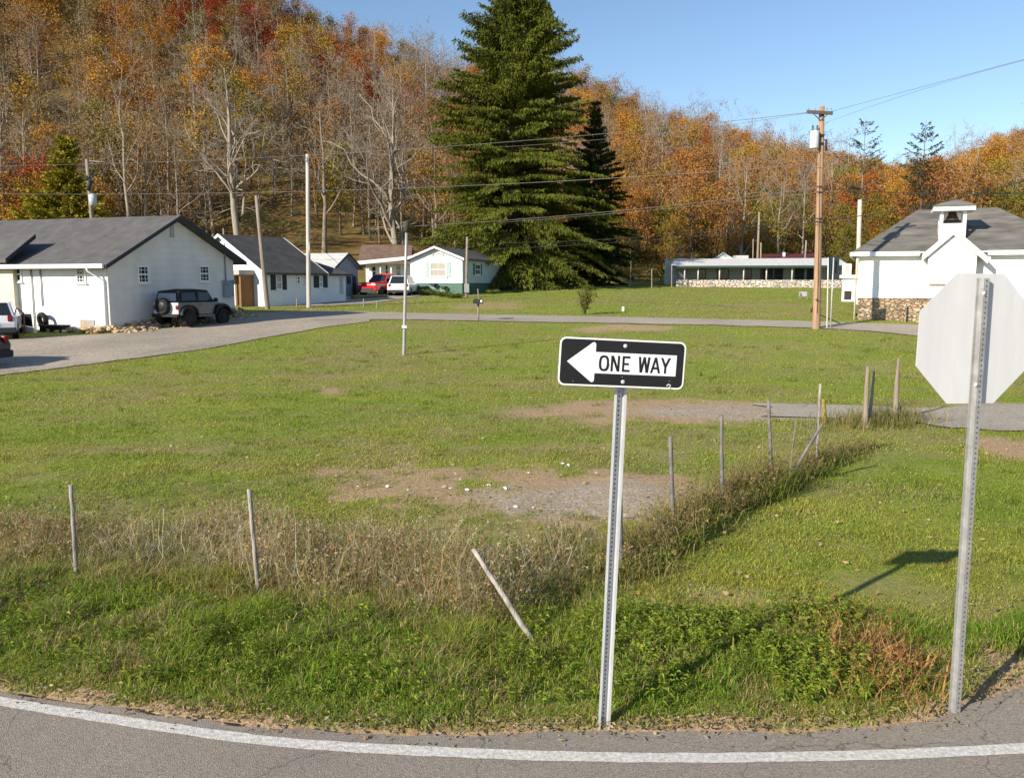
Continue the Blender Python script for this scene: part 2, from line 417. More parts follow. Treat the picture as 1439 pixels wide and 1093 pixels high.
GRAVEL = [pell(620, 1130, 674, 744, 1, .6, 1.2), pell(830, 1330, 566, 594, 2, .3), pell(1330, 1560, 560, 602, 3, .3)]
DIRT = [(pell(410, 740, 648, 716, 4, .9, .9), .72), (pell(540, 1150, 654, 754, 5, .8, 1.1), .85), (pell(680, 1180, 556, 602, 6, .45), 1),
        (pell(770, 985, 454, 469, 7, .7, .3), .8), (pell(425, 505, 542, 559, 8, .8), .6), (pell(1370, 1520, 606, 660, 9, .4), .9),
        (pell(960, 1150, 822, 850, 10, 1.2, 1.2), .45), (pell(560, 720, 488, 506, 11, 1.2, .4), .35), (pell(1000, 1250, 478, 520, 12, 1.4, .3), .35),
        (pell(180, 280, 595, 640, 13, 1.3, .5), .3), (pell(640, 1000, 620, 640, 14, 1.2, .6), .4), (pell(960, 1140, 396, 410, 15, .8, .2), .35),
        (pell(600, 760, 424, 440, 16, 1., .3), .6), (pell(1360, 1480, 900, 975, 17, .4, 1.2), .9), (pell(1000, 1240, 424, 440, 18, 1.2, .2), .35)]

EDGE_PX = [(-420, 880), (-200, 925), (0, 968), (200, 998), (400, 1020), (640, 1031), (850, 1025), (1100, 1024), (1220, 1020), (1320, 1005), (1439, 957), (1560, 905), (1800, 815)]
EDGE = [G(*q) for q in EDGE_PX]
EX = [q.x for q in EDGE]; EY = [q.y for q in EDGE]
EX = [-40, -14] + EX + [9, 14]; EY = [14, 8.6] + EY + [11, 16]
def edge_y(x): return np.interp(x, EX, EY)

FENCE_PX = [(872, 806), (945, 757), (1014, 716), (1083, 690), (1150, 655), (1235, 622)]
FENCE = [G(*q) for q in FENCE_PX]
def lotside(x, y):
    fx = np.interp(y, [q.y for q in FENCE], [q.x for q in FENCE])
    return np.where(y < 15, np.clip((fx + .05 - x) / .3, 0, 1), 1)
def m_gravel(x, y):
    g = ell(x, y, GRAVEL[0]) * lotside(x, y)
    for e in GRAVEL[1:]: g = np.maximum(g, ell(x, y, e))
    return g
def m_dirt(x, y):
    g = np.zeros_like(x)
    for i, (e, k) in enumerate(DIRT): g = np.maximum(g, k * ell(x, y, e, .5) * (lotside(x, y) if i < 2 else 1))
    d = y - edge_y(x)
    n = fbm(x * 3, y * 3, 77)
    g = np.maximum(g, np.clip((.15 - d + (n - .5) * .3) / .08, 0, 1) * .95)
    return g
def m_dry(x, y):
    n = fbm(x * .22, y * .35, 21, 4); n2 = fbm(x * .9, y * 1.6, 22, 4)
    return np.clip((n * .5 + n2 * .5 - .44) * 4.5, 0, 1)

# strips: far road, gravel lot and driveway, given by two edges
def strip(name, up, lo, material, nx=60, ny=8, lift=.03):
    def res(pts, n):
        pts = [G(*q) for q in pts]
        d = [0]
        for a, b in zip(pts, pts[1:]): d.append(d[-1] + (b - a).length)
        t = np.linspace(0, d[-1], n)
        return np.interp(t, d, [q.x for q in pts]), np.interp(t, d, [q.y for q in pts])
    ux, uy = res(up, nx); lx, ly = res(lo, nx)
    w = np.linspace(0, 1, ny)[None, :]
    # ragged edges
    X = ux[:, None] * (1 - w) + lx[:, None] * w; Y = uy[:, None] * (1 - w) + ly[:, None] * w
    rg = (fbm(X * 1.3, Y * 1.3, 9, 3) - .5) * .5
    Y[:, 0] += rg[:, 0]; Y[:, -1] += rg[:, -1]
    if name == 'driveway': X = X + (fbm(X * 0 + 3, Y * 1.1, 15, 4) - .5) * 4.5 * np.clip(1 - np.arange(nx) / 22, 0, 1)[:, None]
    Z = terrain(X, Y) + lift
    i = np.arange(nx - 1)[:, None] * ny + np.arange(ny - 1)[None, :]
    q = np.stack([i, i + 1, i + ny + 1, i, i + ny + 1, i + ny], -1).reshape(-1, 3)
    co = np.stack([X, Y, Z], -1).reshape(-1, 3)
    me = tri_mesh(name, co, q[:, ::-1] if False else q, material)
    o = link(name, me); tag(o, kind='structure')
    # outline for keeping grass off
    return o, np.concatenate([np.stack([ux, uy], 1), np.stack([lx, ly], 1)[::-1]])

def inside(poly, x, y):
    r = np.zeros(len(x), bool); n = len(poly); j = n - 1
    for i in range(n):
        xi, yi = poly[i]; xj, yj = poly[j]
        c = ((yi > y) != (yj > y)) & (x < (xj - xi) * (y - yi) / (yj - yi + 1e-12) + xi)
        r ^= c; j = i
    return r

BLOCK = []          # outlines on which no grass grows
LOT_UP = [(-260, 486), (-60, 482), (60, 475), (160, 469), (225, 460), (300, 449), (345, 441), (420, 438), (520, 439)]
LOT_LO = [(-260, 575), (-60, 536), (0, 528), (130, 512), (220, 500), (300, 489), (380, 474), (450, 461), (520, 452)]
_, b = strip('gravel_yard', LOT_UP, LOT_LO, GRAV, 90, 24, .028); BLOCK.append(b)
RD_UP = [(440, 437), (560, 440), (700, 443), (870, 446), (1000, 449), (1140, 452.5), (1220, 455), (1300, 458), (1400, 464), (1560, 474), (1800, 492)]
RD_LO = [(440, 450), (560, 449.5), (700, 452.5), (870, 455), (1000, 457.5), (1140, 461.5), (1220, 465.5), (1300, 474), (1400, 486), (1560, 508), (1800, 548)]
_, b = strip('far_road', RD_UP, RD_LO, ASPH2, 120, 8, .036); BLOCK.append(b)
DW_UP = [(1130, 567), (1220, 571), (1310, 574), (1400, 571), (1520, 560), (1800, 535)]
DW_LO = [(1130, 588), (1220, 592), (1310, 600), (1400, 606), (1520, 606), (1800, 610)]
_, b = strip('driveway', DW_UP, DW_LO, ASPH2, 70, 10, .03); BLOCK.append(b)
DR_UP = [(430, 420), (500, 416), (590, 409.5)]
DR_LO = [(430, 431), (520, 427), (620, 412)]
_, b = strip('house_drive', DR_UP, DR_LO, ASPH2, 30, 6, .035)
BLOCK.append(b)

# the near road with its edge line
def near_road():
    xs = np.concatenate([np.linspace(-40, -8, 30), np.linspace(-7.9, 8, 260), np.linspace(8.1, 14, 12)])
    ey = edge_y(xs) + (fbm(xs * 2.3, xs * 0, 5, 4) - .5) * .12
    rows = [np.full_like(xs, -30), np.full_like(xs, -4), np.full_like(xs, 2.)] + [2 + (ey - .05 - 2) * t for t in (.3, .6, .85, 1)] + [ey]
    Y = np.stack(rows, 1); X = np.repeat(xs[:, None], Y.shape[1], 1)
    Z = np.full_like(X, .02); Z[:, -1] = -.015
    ny = Y.shape[1]; nx = len(xs)
    i = np.arange(nx - 1)[:, None] * ny + np.arange(ny - 1)[None, :]
    q = np.stack([i, i + ny + 1, i + 1, i, i + ny, i + ny + 1], -1).reshape(-1, 3)
    tag(link('road', tri_mesh('road', np.stack([X, Y, Z], -1).reshape(-1, 3), q, ASPH)), kind='structure')
    lp = [G(*q) for q in [(-420, 910), (-200, 950), (0, 990), (200, 1022), (360, 1045), (480, 1054.5), (640, 1062.5), (800, 1068), (960, 1070.5), (1200, 1067), (1439, 1057), (1700, 1036), (1900, 1010)]]
    xs = np.linspace(lp[0].x, lp[-1].x, 400)
    yc = np.interp(xs, [q.x for q in lp], [q.y for q in lp])
    k = np.ones(25) / 25; yc[12:-12] = np.convolve(yc, k, 'valid')
    n1 = (fbm(xs * 9, xs * 0, 6) - .5) * .014; n2 = (fbm(xs * 9, xs * 0 + 7, 6) - .5) * .014
    co = np.stack([np.stack([xs, yc + .052 + n1, np.full_like(xs, .026)], 1), np.stack([xs, yc - .052 + n2, np.full_like(xs, .026)], 1)], 1).reshape(-1, 3)
    i = np.arange(399)[:, None] * 2
    q = np.concatenate([i + [0, 1, 3], i + [0, 3, 2]], 1).reshape(-1, 3)
    tag(link('road_edge_line', tri_mesh('road_edge_line', co, q, LINEW)), kind='structure')
near_road()

def ground():
    def ax(segs):
        out = []
        for a, b, st in segs: out.append(np.arange(a, b, st))
        return np.concatenate(out)
    xs = ax([(-420, -80, 8), (-80, -24, 2), (-24, -12, .6), (-12, 12, .2), (12, 30, .6), (30, 100, 2), (100, 440, 8)])
    ys = ax([(-60, 0, 6), (0, 4, 1), (4, 13, .16), (13, 26, .3), (26, 60, .6), (60, 130, 1.5), (130, 460, 5)])
    X, Y = np.meshgrid(xs, ys, indexing='ij'); Z = terrain(X, Y)
    near = (Y < edge_y(X) + .06); Z = np.where(near, Z - .06, Z)
    Z = Z + np.where((Y > edge_y(X) + .2) & (Y < 14), (fbm(X * 1.2, Y * 1.2, 13) - .5) * .06, 0)
    nx, ny = X.shape
    i = np.arange(nx - 1)[:, None] * ny + np.arange(ny - 1)[None, :]
    q = np.stack([i, i + ny, i + ny + 1, i, i + ny + 1, i + 1], -1).reshape(-1, 3)
    x, y = X.ravel(), Y.ravel()
    u = np.clip(ucol(x, y), -400, 1800)
    y1 = np.interp(u, UC, UY1); y2 = np.interp(u, UC, UY2)
    hill = np.clip((y - y1 - 2) / 14, 0, 1)
    col = np.stack([m_gravel(x, y), m_dirt(x, y), hill, m_dry(x, y)], 1)
    m, nt, out = nt_new('field_soil_and_turf'); N = nt.nodes.new; Lk = nt.links.new
    b = N('ShaderNodeBsdfPrincipled'); Lk(b.outputs[0], out.inputs[0]); b.inputs['Roughness'].default_value = .95; b.inputs['Specular IOR Level'].default_value = .1
    at = N('ShaderNodeAttribute'); at.attribute_name = 'Col'; sp = N('ShaderNodeSeparateColor'); Lk(at.outputs['Color'], sp.inputs[0])
    tc = N('ShaderNodeTexCoord')
    def noise(s, d=6, r=.65):
        n = N('ShaderNodeTexNoise'); n.inputs['Scale'].default_value = s; n.inputs['Detail'].default_value = d; n.inputs['Roughness'].default_value = r
        Lk(tc.outputs['Object'], n.inputs['Vector']); return n.outputs['Fac']
    def ramp(f, stops):
        r = N('ShaderNodeValToRGB'); Lk(f, r.inputs[0]); el = r.color_ramp.elements
        el[0].position, el[0].color = stops[0][0], c4(stops[0][1]); el[1].position, el[1].color = stops[-1][0], c4(stops[-1][1])
        for p_, c_ in stops[1:-1]: e = el.new(p_); e.color = c4(c_)
        return r.outputs[0]
    def mix(f, a, b_):
        k = N('ShaderNodeMix'); k.data_type = 'RGBA'; Lk(f, k.inputs['Factor']); Lk(a, k.inputs['A']); Lk(b_, k.inputs['B']); return k.outputs['Result']
    turf = mix(at.outputs['Alpha'], ramp(noise(9), [(.3, (.145, .185, .03)), (.5, (.215, .25, .046)), (.7, (.28, .29, .068))]),
               ramp(noise(7), [(.3, (.18, .16, .06)), (.55, (.28, .23, .105)), (.75, (.38, .30, .16))]))
    dirt = ramp(noise(14, 10), [(.3, (.26, .165, .095)), (.5, (.40, .275, .165)), (.72, (.50, .375, .25))])
    v = N('ShaderNodeTexVoronoi'); v.inputs['Scale'].default_value = 34; Lk(tc.outputs['Object'], v.inputs['Vector'])
    vs = N('ShaderNodeSeparateColor'); Lk(v.outputs['Color'], vs.inputs[0])
    grav = mix(ramp(noise(1.7, 8, .7), [(.42, (0, 0, 0)), (.62, (1, 1, 1))]), ramp(vs.outputs[0], [(0, (.21, .165, .12)), (.35, (.36, .29, .215)), (.8, (.46, .38, .285)), (1, (.62, .54, .43))]), ramp(noise(30, 4), [(.3, (.26, .195, .13)), (.7, (.45, .365, .27))]))
    litter = ramp(noise(.35, 10, .75), [(.3, (.11, .10, .03)), (.45, (.19, .14, .045)), (.6, (.26, .14, .05)), (.75, (.23, .17, .06))])
    def thr(src):
        k = N('ShaderNodeMath'); k.operation = 'MULTIPLY_ADD'; k.inputs[1].default_value = 1.5; k.inputs[2].default_value = -.75
        Lk(noise(11, 8), k.inputs[0]); a = N('ShaderNodeMath'); a.operation = 'ADD'; Lk(k.outputs[0], a.inputs[0]); Lk(src, a.inputs[1])
        s = N('ShaderNodeMapRange'); s.inputs['From Min'].default_value = .3; s.inputs['From Max'].default_value = .7; Lk(a.outputs[0], s.inputs[0]); return s.outputs[0]
    c = mix(thr(sp.outputs[1]), turf, dirt); c = mix(thr(sp.outputs[0]), c, grav); c = mix(sp.outputs[2], c, litter)
    Lk(c, b.inputs['Base Color'])
    bp = N('ShaderNodeBump'); bp.inputs['Strength'].default_value = .6; bp.inputs['Distance'].default_value = .03
    Lk(noise(22, 5), bp.inputs['Height']); Lk(bp.outputs[0], b.inputs['Normal'])
    me = tri_mesh('ground', np.stack([x, y, Z.ravel()], 1), q, m, col, smooth=True)
    tag(link('ground', me), kind='structure')
ground()

# ================================================================== grass and weeds
GM = leafmat('grass_blades', None, .4, use_attr=True)
rg = np.random.default_rng(11)

def blocked(x, y):
    r = y < edge_y(x) + .02
    for b in BLOCK: r |= inside(b, x, y)
    return r

def mixc(a, b, t): return np.asarray(a)[None, :] * (1 - t[:, None]) + np.asarray(b)[None, :] * t[:, None]

def bladecol(n, base, rng, hue=.25):
    k = rng.normal(1, hue, (n, 1)).clip(.45, 1.7)
    h = rng.normal(0, .10, (n, 1))
    c = base * k; c[:, :1] *= 1 + h; c[:, 2:] *= 1 - h
    return c.clip(.004, .6)

BAND_PX = [(-300, 800), (-60, 800), (60, 800), (105, 800), (240, 812), (362, 835), (480, 850), (560, 868), (640, 880), (700, 872), (760, 840), (850, 815)]
BANDX = [G(*q).x for q in BAND_PX]; BANDY = [G(*q).y for q in BAND_PX]
def band_y(x): return np.interp(x, BANDX, BANDY)       # front edge of the dead weeds

def lawn():
    N = 860000
    t = rg.uniform(0, 1, N)
    y0, y1, p_ = 5.0, 98.0, -1.15
    y = (y0 ** (1 + p_) + t * (y1 ** (1 + p_) - y0 ** (1 + p_))) ** (1 / (1 + p_))
    x = rg.uniform(-1, 1, N) * (y * .66 + 1.5)
    dirt, grav, dry = m_dirt(x, y), m_gravel(x, y), m_dry(x, y)
    clump = fbm(x * 2.2, y * 2.2, 31, 3); c2 = fbm(x * .5, y * .8, 33, 4)
    keep = (~blocked(x, y)) & (rg.uniform(0, 1, N) > np.maximum(dirt * .93, grav * .985)) & (rg.uniform(0, 1, N) < .35 + 1.1 * clump)
    x, y, dirt, grav, dry, clump, c2 = [q[keep] for q in (x, y, dirt, grav, dry, clump, c2)]
    n = len(x); z = terrain(x, y)
    h = (.018 + .05 * clump ** 1.5 + .0003 * y) * rg.uniform(.5, 1.4, n) * (1 - .5 * dirt)
    w = (.0035 + .00045 * y) * rg.uniform(.7, 1.3, n)
    co, tri = blades(x, y, z, h, w, rg.uniform(.6, 2.2, n), rg)
    g = mixc((.245, .33, .045), (.395, .40, .072), np.clip((c2 - .3) * 2.2, 0, 1))
    dr = np.clip(dry * .42 + dirt * .7, 0, 1) * rg.uniform(.2, 1, n)
    g = g * (1 - dr[:, None]) + np.array([[.43, .34, .17]]) * dr[:, None]
    straw = rg.uniform(0, 1, n) < .04
    g[straw] = (.42, .35, .18)
    c = bladecol(n, g, rg, .16)
    parts = [(co, tri, np.repeat(c, 5, 0))]
    # coarser tufts and fallen leaves scattered through the turf
    m = 420; ty = rg.uniform(6.5, 34, m); tx = rg.uniform(-1, 1, m) * (ty * .62 + 1); q = (~blocked(tx, ty)) & (m_gravel(tx, ty) < .3); tx, ty = np.repeat(tx[q], 26), np.repeat(ty[q], 26); m = len(tx)
    tx = tx + rg.normal(0, .07, m) * (1 + ty * .02); ty = ty + rg.normal(0, .07, m) * (1 + ty * .02)
    co, tri = blades(tx, ty, terrain(tx, ty), rg.uniform(.04, .15, m), .004 + .0004 * ty, rg.uniform(.4, 1.6, m), rg)
    parts.append((co, tri, np.repeat(bladecol(m, mixc((.13, .20, .025), (.24, .27, .045), rg.uniform(0, 1, m)), rg, .2), 5, 0)))
    m = 2600; ty = 6 + rg.uniform(0, 1, m) ** 1.4 * 26; tx = rg.uniform(-1, 1, m) * (ty * .62 + 1); q = ~blocked(tx, ty); tx, ty = tx[q], ty[q]; m = len(tx)
    az = rg.uniform(0, 6.28, m); co, tri = kites(np.stack([tx, ty, terrain(tx, ty) + .035], 1), np.stack([np.cos(az), np.sin(az), rg.uniform(-.1, .4, m)], 1), rg.uniform(.03, .075, m), rg.uniform(.02, .045, m), rg)
    parts.append((co, tri, np.repeat(bladecol(m, mixc((.34, .22, .10), (.46, .36, .2), rg.uniform(0, 1, m)), rg, .25), 4, 0)))
    co, tri, c = join_soup(parts)
    me = tri_mesh('lawn_grass', co, tri, GM, c)
    tag(link('lawn_grass', me), 'short mown grass with dry straw patches over the open lot', 'grass', kind='stuff')
lawn()

def verge():
    N = 150000
    x = rg.uniform(-6.2, 6.0, N); d = rg.uniform(0, 1, N)
    ey = edge_y(x)
    lf_ = (x > .6) & (x < 2.9)
    back = np.where(x < .9, band_y(x) + .25 + (fbm(x * 1.9, x * 0 + 4, 58, 3) - .5) * 1.1, np.interp(x, [.9, 1.2, 3, 3.6, 6], [6.9, 7.0, 6.9, 6.6, 7.5]))
    y = ey + .02 + d * np.maximum(back - ey - .1, .1)
    s = (y - ey)
    dirt = m_dirt(x, y); cl = fbm(x * 2.4, y * 2.4, 51, 3); c2 = fbm(x * .8, y * .8, 52, 3)
    keep = (rg.uniform(0, 1, N) < .28 + 1.1 * cl) & (rg.uniform(0, 1, N) > dirt * .8)
    # thinner round the stop sign's gravel shoulder
    keep &= ~((x > 2.6) & (s < .45) & (rg.uniform(0, 1, N) > .25))
    x, y, s, cl, c2, dirt, ey, back = [q[keep] for q in (x, y, s, cl, c2, dirt, ey, back)]
    n = len(x)
    rise = np.clip(s / .5, .18, 1) * np.clip((back - y) / .5 + .35, .3, 1)
    h = (.04 + .22 * cl ** 1.4 * rg.uniform(.35, 1.4, n)) * rise
    h[rg.uniform(0, 1, n) < .02] *= 1.6
    w = rg.uniform(.004, .0095, n)
    co, tri = blades(x, y, terrain(x, y), h, w, rg.uniform(.25, 1.35, n), rg, .6)
    lush = np.clip(c2 * 1.8 - .4 + np.clip(x - .6, 0, .3), 0, 1)
    g = mixc((.31, .325, .06), (.20, .31, .035), lush)
    g = np.where((rg.uniform(0, 1, n) < .12 + .45 * np.clip((fbm(x * 1.7, y * 1.7, 57, 4) - .42) * 4, 0, 1) + .35 * dirt + .25 * np.clip(.4 - s, 0, .4))[:, None], np.array([[.44, .33, .16]]), g)
    tag(link('verge_grass', tri_mesh('verge_grass', co, tri, GM, np.repeat(bladecol(n, g, rg, .25), 5, 0))),
        'tall bright green grass along the near road verge', 'grass', kind='stuff')
verge()

def leafy():
    """broad-leaved weeds between the two signs"""
    parts = []
    n0 = 1500
    x = rg.normal(1.65, .7, n0); x = x[(x > .62) & (x < 2.9)]; n0 = len(x); y = edge_y(x) + .25 + rg.uniform(0, 1, n0) ** .9 * 1.45
    cm_ = fbm(x * 1.3, y * 1.3, 63, 3) > .30; x, y = x[cm_], y[cm_]
    more = rg.uniform(0, 1, n0) < .35
    x2 = rg.uniform(-5.8, .6, 620); y2 = edge_y(x2) + .3 + rg.uniform(0, 1, 620) * 1.5
    for (xs, ys, hh, big) in ((x, y, .17, .72), (x2, y2, .17, .7)):
        n = len(xs); cl = fbm(xs * 2.1, ys * 2.1, 61, 2)
        hts = hh * (.25 + 1.1 * cl) * rg.uniform(.5, 1.5, n)
        lean = rg.normal(0, .18, (n, 2)); k = 22
        t = np.tile(np.linspace(.15, 1, k), n) * rg.uniform(.85, 1.05, n * k)
        bx = np.repeat(xs, k) + np.repeat(lean[:, 0], k) * t * np.repeat(hts, k)
        by = np.repeat(ys, k) + np.repeat(lean[:, 1], k) * t * np.repeat(hts, k)
        bz = t * np.repeat(hts, k)
        base = np.stack([bx, by, bz], 1)
        az = rg.uniform(0, 2 * np.pi, n * k)
        d = np.stack([np.cos(az), np.sin(az), rg.normal(.35, .35, n * k)], 1)
        L = rg.uniform(.028, .075, n * k) * big; W = L * rg.uniform(.22, .38, n * k)
        co, tri = kites(base, d, L, W, rg, droop=.45)
        g = mixc((.15, .24, .026), (.29, .33, .055), rg.uniform(0, 1, n * k))
        g[rg.uniform(0, 1, n * k) < .03] = (.34, .26, .08)
        parts.append((co, tri, np.repeat(bladecol(n * k, g, rg, .22), 4, 0)))
        # stems
        co, tri = blades(xs, ys, xs * 0, hts, xs * 0 + .006, np.abs(lean[:, 0]), rg)
        parts.append((co, tri, np.repeat(bladecol(n, np.tile([[.14, .17, .04]], (n, 1)), rg, .2), 5, 0)))
    co, tri, col = join_soup(parts)
    tag(link('broadleaf_weeds', tri_mesh('broadleaf_weeds', co, tri, GM, col)), 'dense leafy green weeds spreading beside the road between the signs', 'weeds', kind='stuff')
leafy()

def stalks(xs, ys, hts, rng, base, nseg=5, wob=.25, side=3, heads=.6, width=.004, lean=.25):
    """dry weed stalks: wavy ribbons with side twigs and small seed heads"""
    parts = []
    def ribbons(p0, d0, L, w, ns, wob_):
        n = len(p0); co = np.empty((n, ns + 1, 2, 3)); p = p0.copy(); d = norm(d0); pts = [p.copy()]
        az = rng.uniform(0, 2 * np.pi, n); sv = np.stack([np.cos(az), np.sin(az), az * 0], 1)
        for k in range(ns + 1):
            ww = (w * (1 - .75 * k / ns))[:, None] / 2
            co[:, k, 0] = p + sv * ww; co[:, k, 1] = p - sv * ww
            p = p + d * (L / ns)[:, None]; d = norm(d + rng.normal(0, wob_, (n, 3)) + np.array([0, 0, -.03])); pts.append(p.copy())
        i = np.arange(n)[:, None] * (ns + 1) * 2
        tri = np.concatenate([np.concatenate([i + [2 * k, 2 * k + 1, 2 * k + 3], i + [2 * k, 2 * k + 3, 2 * k + 2]], 1) for k in range(ns)], 1).reshape(-1, 3)
        return co.reshape(-1, 3), tri, pts
    n = len(xs)
    p0 = np.stack([xs, ys, terrain(xs, ys) - .01], 1)
    d0 = np.stack([rng.normal(0, lean, n), rng.normal(0, lean, n), np.ones(n)], 1)
    c = bladecol(n, np.tile(np.asarray(base)[None], (n, 1)), rng, .28)
    co, tri, pts = ribbons(p0, d0, hts, np.full(n, width) * rng.uniform(.7, 1.6, n), nseg, wob)
    parts.append((co, tri, np.repeat(c, (nseg + 1) * 2, 0)))
    for s in range(side):
        k = rng.integers(1, nseg, n)
        q = np.stack(pts, 1)[np.arange(n), k]
        d = np.stack([rng.normal(0, .8, n), rng.normal(0, .8, n), rng.uniform(.1, 1, n)], 1)
        L = hts * rng.uniform(.15, .45, n)
        co, tri, pp = ribbons(q, d, L, np.full(n, width * .65), 3, wob)
        parts.append((co, tri, np.repeat(c * .95, 8, 0)))
        hsel = rng.uniform(0, 1, n) < heads
        if hsel.any():
            b = pp[3][hsel]; m = len(b)
            co, tri = kites(np.repeat(b, 3, 0), rng.normal(0, 1, (m * 3, 3)), .03, .016, rng)
            parts.append((co, tri, np.repeat(np.repeat(c[hsel], 3, 0) * .8, 4, 0)))
    return join_soup(parts)

def dead_weeds():
    parts = []
    n = 12500
    x = rg.uniform(-6.5, .75, n)
    dens = np.interp(x, [-6.5, -4.3, -3.6, -2.6, -1.6, -.4, .1, .5, .75], [.55, .5, .6, .75, 1, 1, .6, .4, .25])
    t = rg.uniform(0, 1, n)
    y = band_y(x) + .05 + t * 1.8 + (fbm(x * 1.1, x * 0, 73, 3) - .5) * .7
    cl = fbm(x * 1.6, y * 1.6, 71, 3)
    k = (rg.uniform(0, 1, n) < dens * np.clip(3.2 * cl - 1.0, .05, 1.1) * (1 - .55 * t)) & (~blocked(x, y))
    x, y, cl, t = x[k], y[k], cl[k], t[k]; n = len(x)
    tall = np.interp(x, [-6, -4, -2.6, -1.5, -.3, .2, .75], [.42, .44, .56, .74, .72, .54, .4])
    h = tall * (.25 + 1.25 * cl) * rg.uniform(.5, 1.2, n) * (1 - .45 * t)
    s = n // 2
    for a, b, colr in ((0, s, (.60, .44, .25)), (s, n - n // 6, (.44, .29, .15)), (n - n // 6, n, (.29, .29, .07))):
        parts.append(stalks(x[a:b], y[a:b], h[a:b], rg, colr, 5, .26, 3, .55, .0042, .28))
    # arching bleached stems
    m = 420
    xa = rg.uniform(-4.2, .7, m); ya = band_y(xa) + rg.uniform(0, .9, m)
    parts.append(stalks(xa, ya, rg.uniform(.4, .85, m), rg, (.58, .48, .33), 7, .34, 1, .2, .0055, .6))
    # thatch at the foot
    m = 16000
    xa = rg.uniform(-6.5, .8, m); ya = band_y(xa) - .3 + rg.uniform(0, 1.9, m)
    cc = fbm(xa * 2, ya * 2, 72, 3); q = rg.uniform(0, 1, m) < .2 + cc; xa, ya, cc = xa[q], ya[q], cc[q]; m = len(xa)
    co, tri = blades(xa, ya, terrain(xa, ya), .10 + .2 * cc * rg.uniform(.3, 1.2, m), rg.uniform(.004, .008, m), rg.uniform(.4, 1.5, m), rg, .6)
    g = mixc((.42, .31, .16), (.24, .29, .06), rg.uniform(0, 1, m) ** 1.2)
    parts.append((co, tri, np.repeat(bladecol(m, g, rg, .25), 5, 0)))
    co, tri, col = join_soup(parts)
    tag(link('dead_weeds', tri_mesh('dead_weeds', co, tri, GM, col)), 'belt of tangled brown dead weeds between the old fence posts', 'weeds', kind='stuff')
dead_weeds()

def fence_weeds():
    parts = []
    fx = [q.x for q in FENCE]; fy = [q.y for q in FENCE]
    n = 5200
    t = rg.uniform(0, 1, n) ** 1.25
    tt = np.linspace(0, 1, len(fx))
    x = np.interp(t, tt, fx) + rg.normal(-.04, .17, n) * (1 - .5 * t); y = np.interp(t, tt, fy) + rg.normal(0, .16, n)
    cl = fbm(x * 1.5, y * 1.5, 81, 3); fade = np.interp(t, [0, .1, .7, .85, 1], [.8, 1, 1, .55, .15])
    h = (.15 + .56 * cl ** 1.3) * rg.uniform(.4, 1.2, n) * fade
    a = int(n * .3)
    parts.append(stalks(x[:a], y[:a], h[:a] * 1.15, rg, (.40, .29, .15), 5, .24, 3, .7, .006, .22))
    parts.append(stalks(x[a:a + 500], y[a:a + 500], h[a:a + 500] * 1.15, rg, (.25, .26, .07), 5, .22, 3, .4, .006, .25))
    x, y, h = [np.repeat(q[a:], 3) for q in (x, y, h)]; n = len(x)
    x = x + rg.normal(0, .06, n); y = y + rg.normal(0, .06, n)
    co, tri = blades(x, y, terrain(x, y), h * .8, rg.uniform(.005, .012, n), rg.uniform(.3, 1.4, n), rg, .6)
    g = mixc((.19, .25, .035), (.38, .33, .12), rg.uniform(0, 1, n) ** 1.6)
    parts.append((co, tri, np.repeat(bladecol(n, g, rg, .25), 5, 0)))
    # tufts round the far wooden posts
    for (px, py, r, m, hh) in ((1215, 598, .35, 420, .40), (1258, 592, .45, 620, .5), (1238, 596, .5, 420, .36), (1187, 600, .5, 380, .26), (872, 806, .3, 200, .3)):
        c = G(px, py); xa = c.x + rg.normal(0, r, m); ya = c.y + rg.normal(0, r * .7, m)
        co, tri = blades(xa, ya, terrain(xa, ya), hh * rg.uniform(.3, 1.1, m), rg.uniform(.006, .012, m), rg.uniform(.2, 1.1, m), rg, .6)
        g = mixc((.13, .17, .03), (.36, .28, .13), rg.uniform(0, 1, m))
        parts.append((co, tri, np.repeat(bladecol(m, g, rg, .2), 5, 0)))
    co, tri, col = join_soup(parts)
    tag(link('fence_row_weeds', tri_mesh('fence_row_weeds', co, tri, GM, col)), 'strip of shaggy weeds growing under the row of steel fence posts', 'weeds', kind='stuff')
fence_weeds()

def rusty_clump():
    parts = []
    c = G(1238, 962)
    n = 280
    x = c.x + rg.normal(0, .2, n); y = c.y + .3 + rg.normal(0, .33, n)
    parts.append(stalks(x, y, rg.uniform(.15, .42, n), rg, (.46, .25, .10), 5, .28, 2, .5, .006, .3))
    m = 420
    x = c.x + rg.normal(0, .24, m); y = c.y + .2 + rg.normal(0, .22, m)
    co, tri = blades(x, y, x * 0, rg.uniform(.06, .24, m), rg.uniform(.006, .014, m), rg.uniform(.4, 1.5, m), rg, .6)
    parts.append((co, tri, np.repeat(bladecol(m, np.tile([[.44, .22, .09]], (m, 1)), rg, .3), 5, 0)))
    co, tri, col = join_soup(parts)
    tag(link('rusty_weeds', tri_mesh('rusty_weeds', co, tri, GM, col)), 'clump of rust orange dead weeds left of the stop sign post', 'weeds', kind='stuff')
rusty_clump()

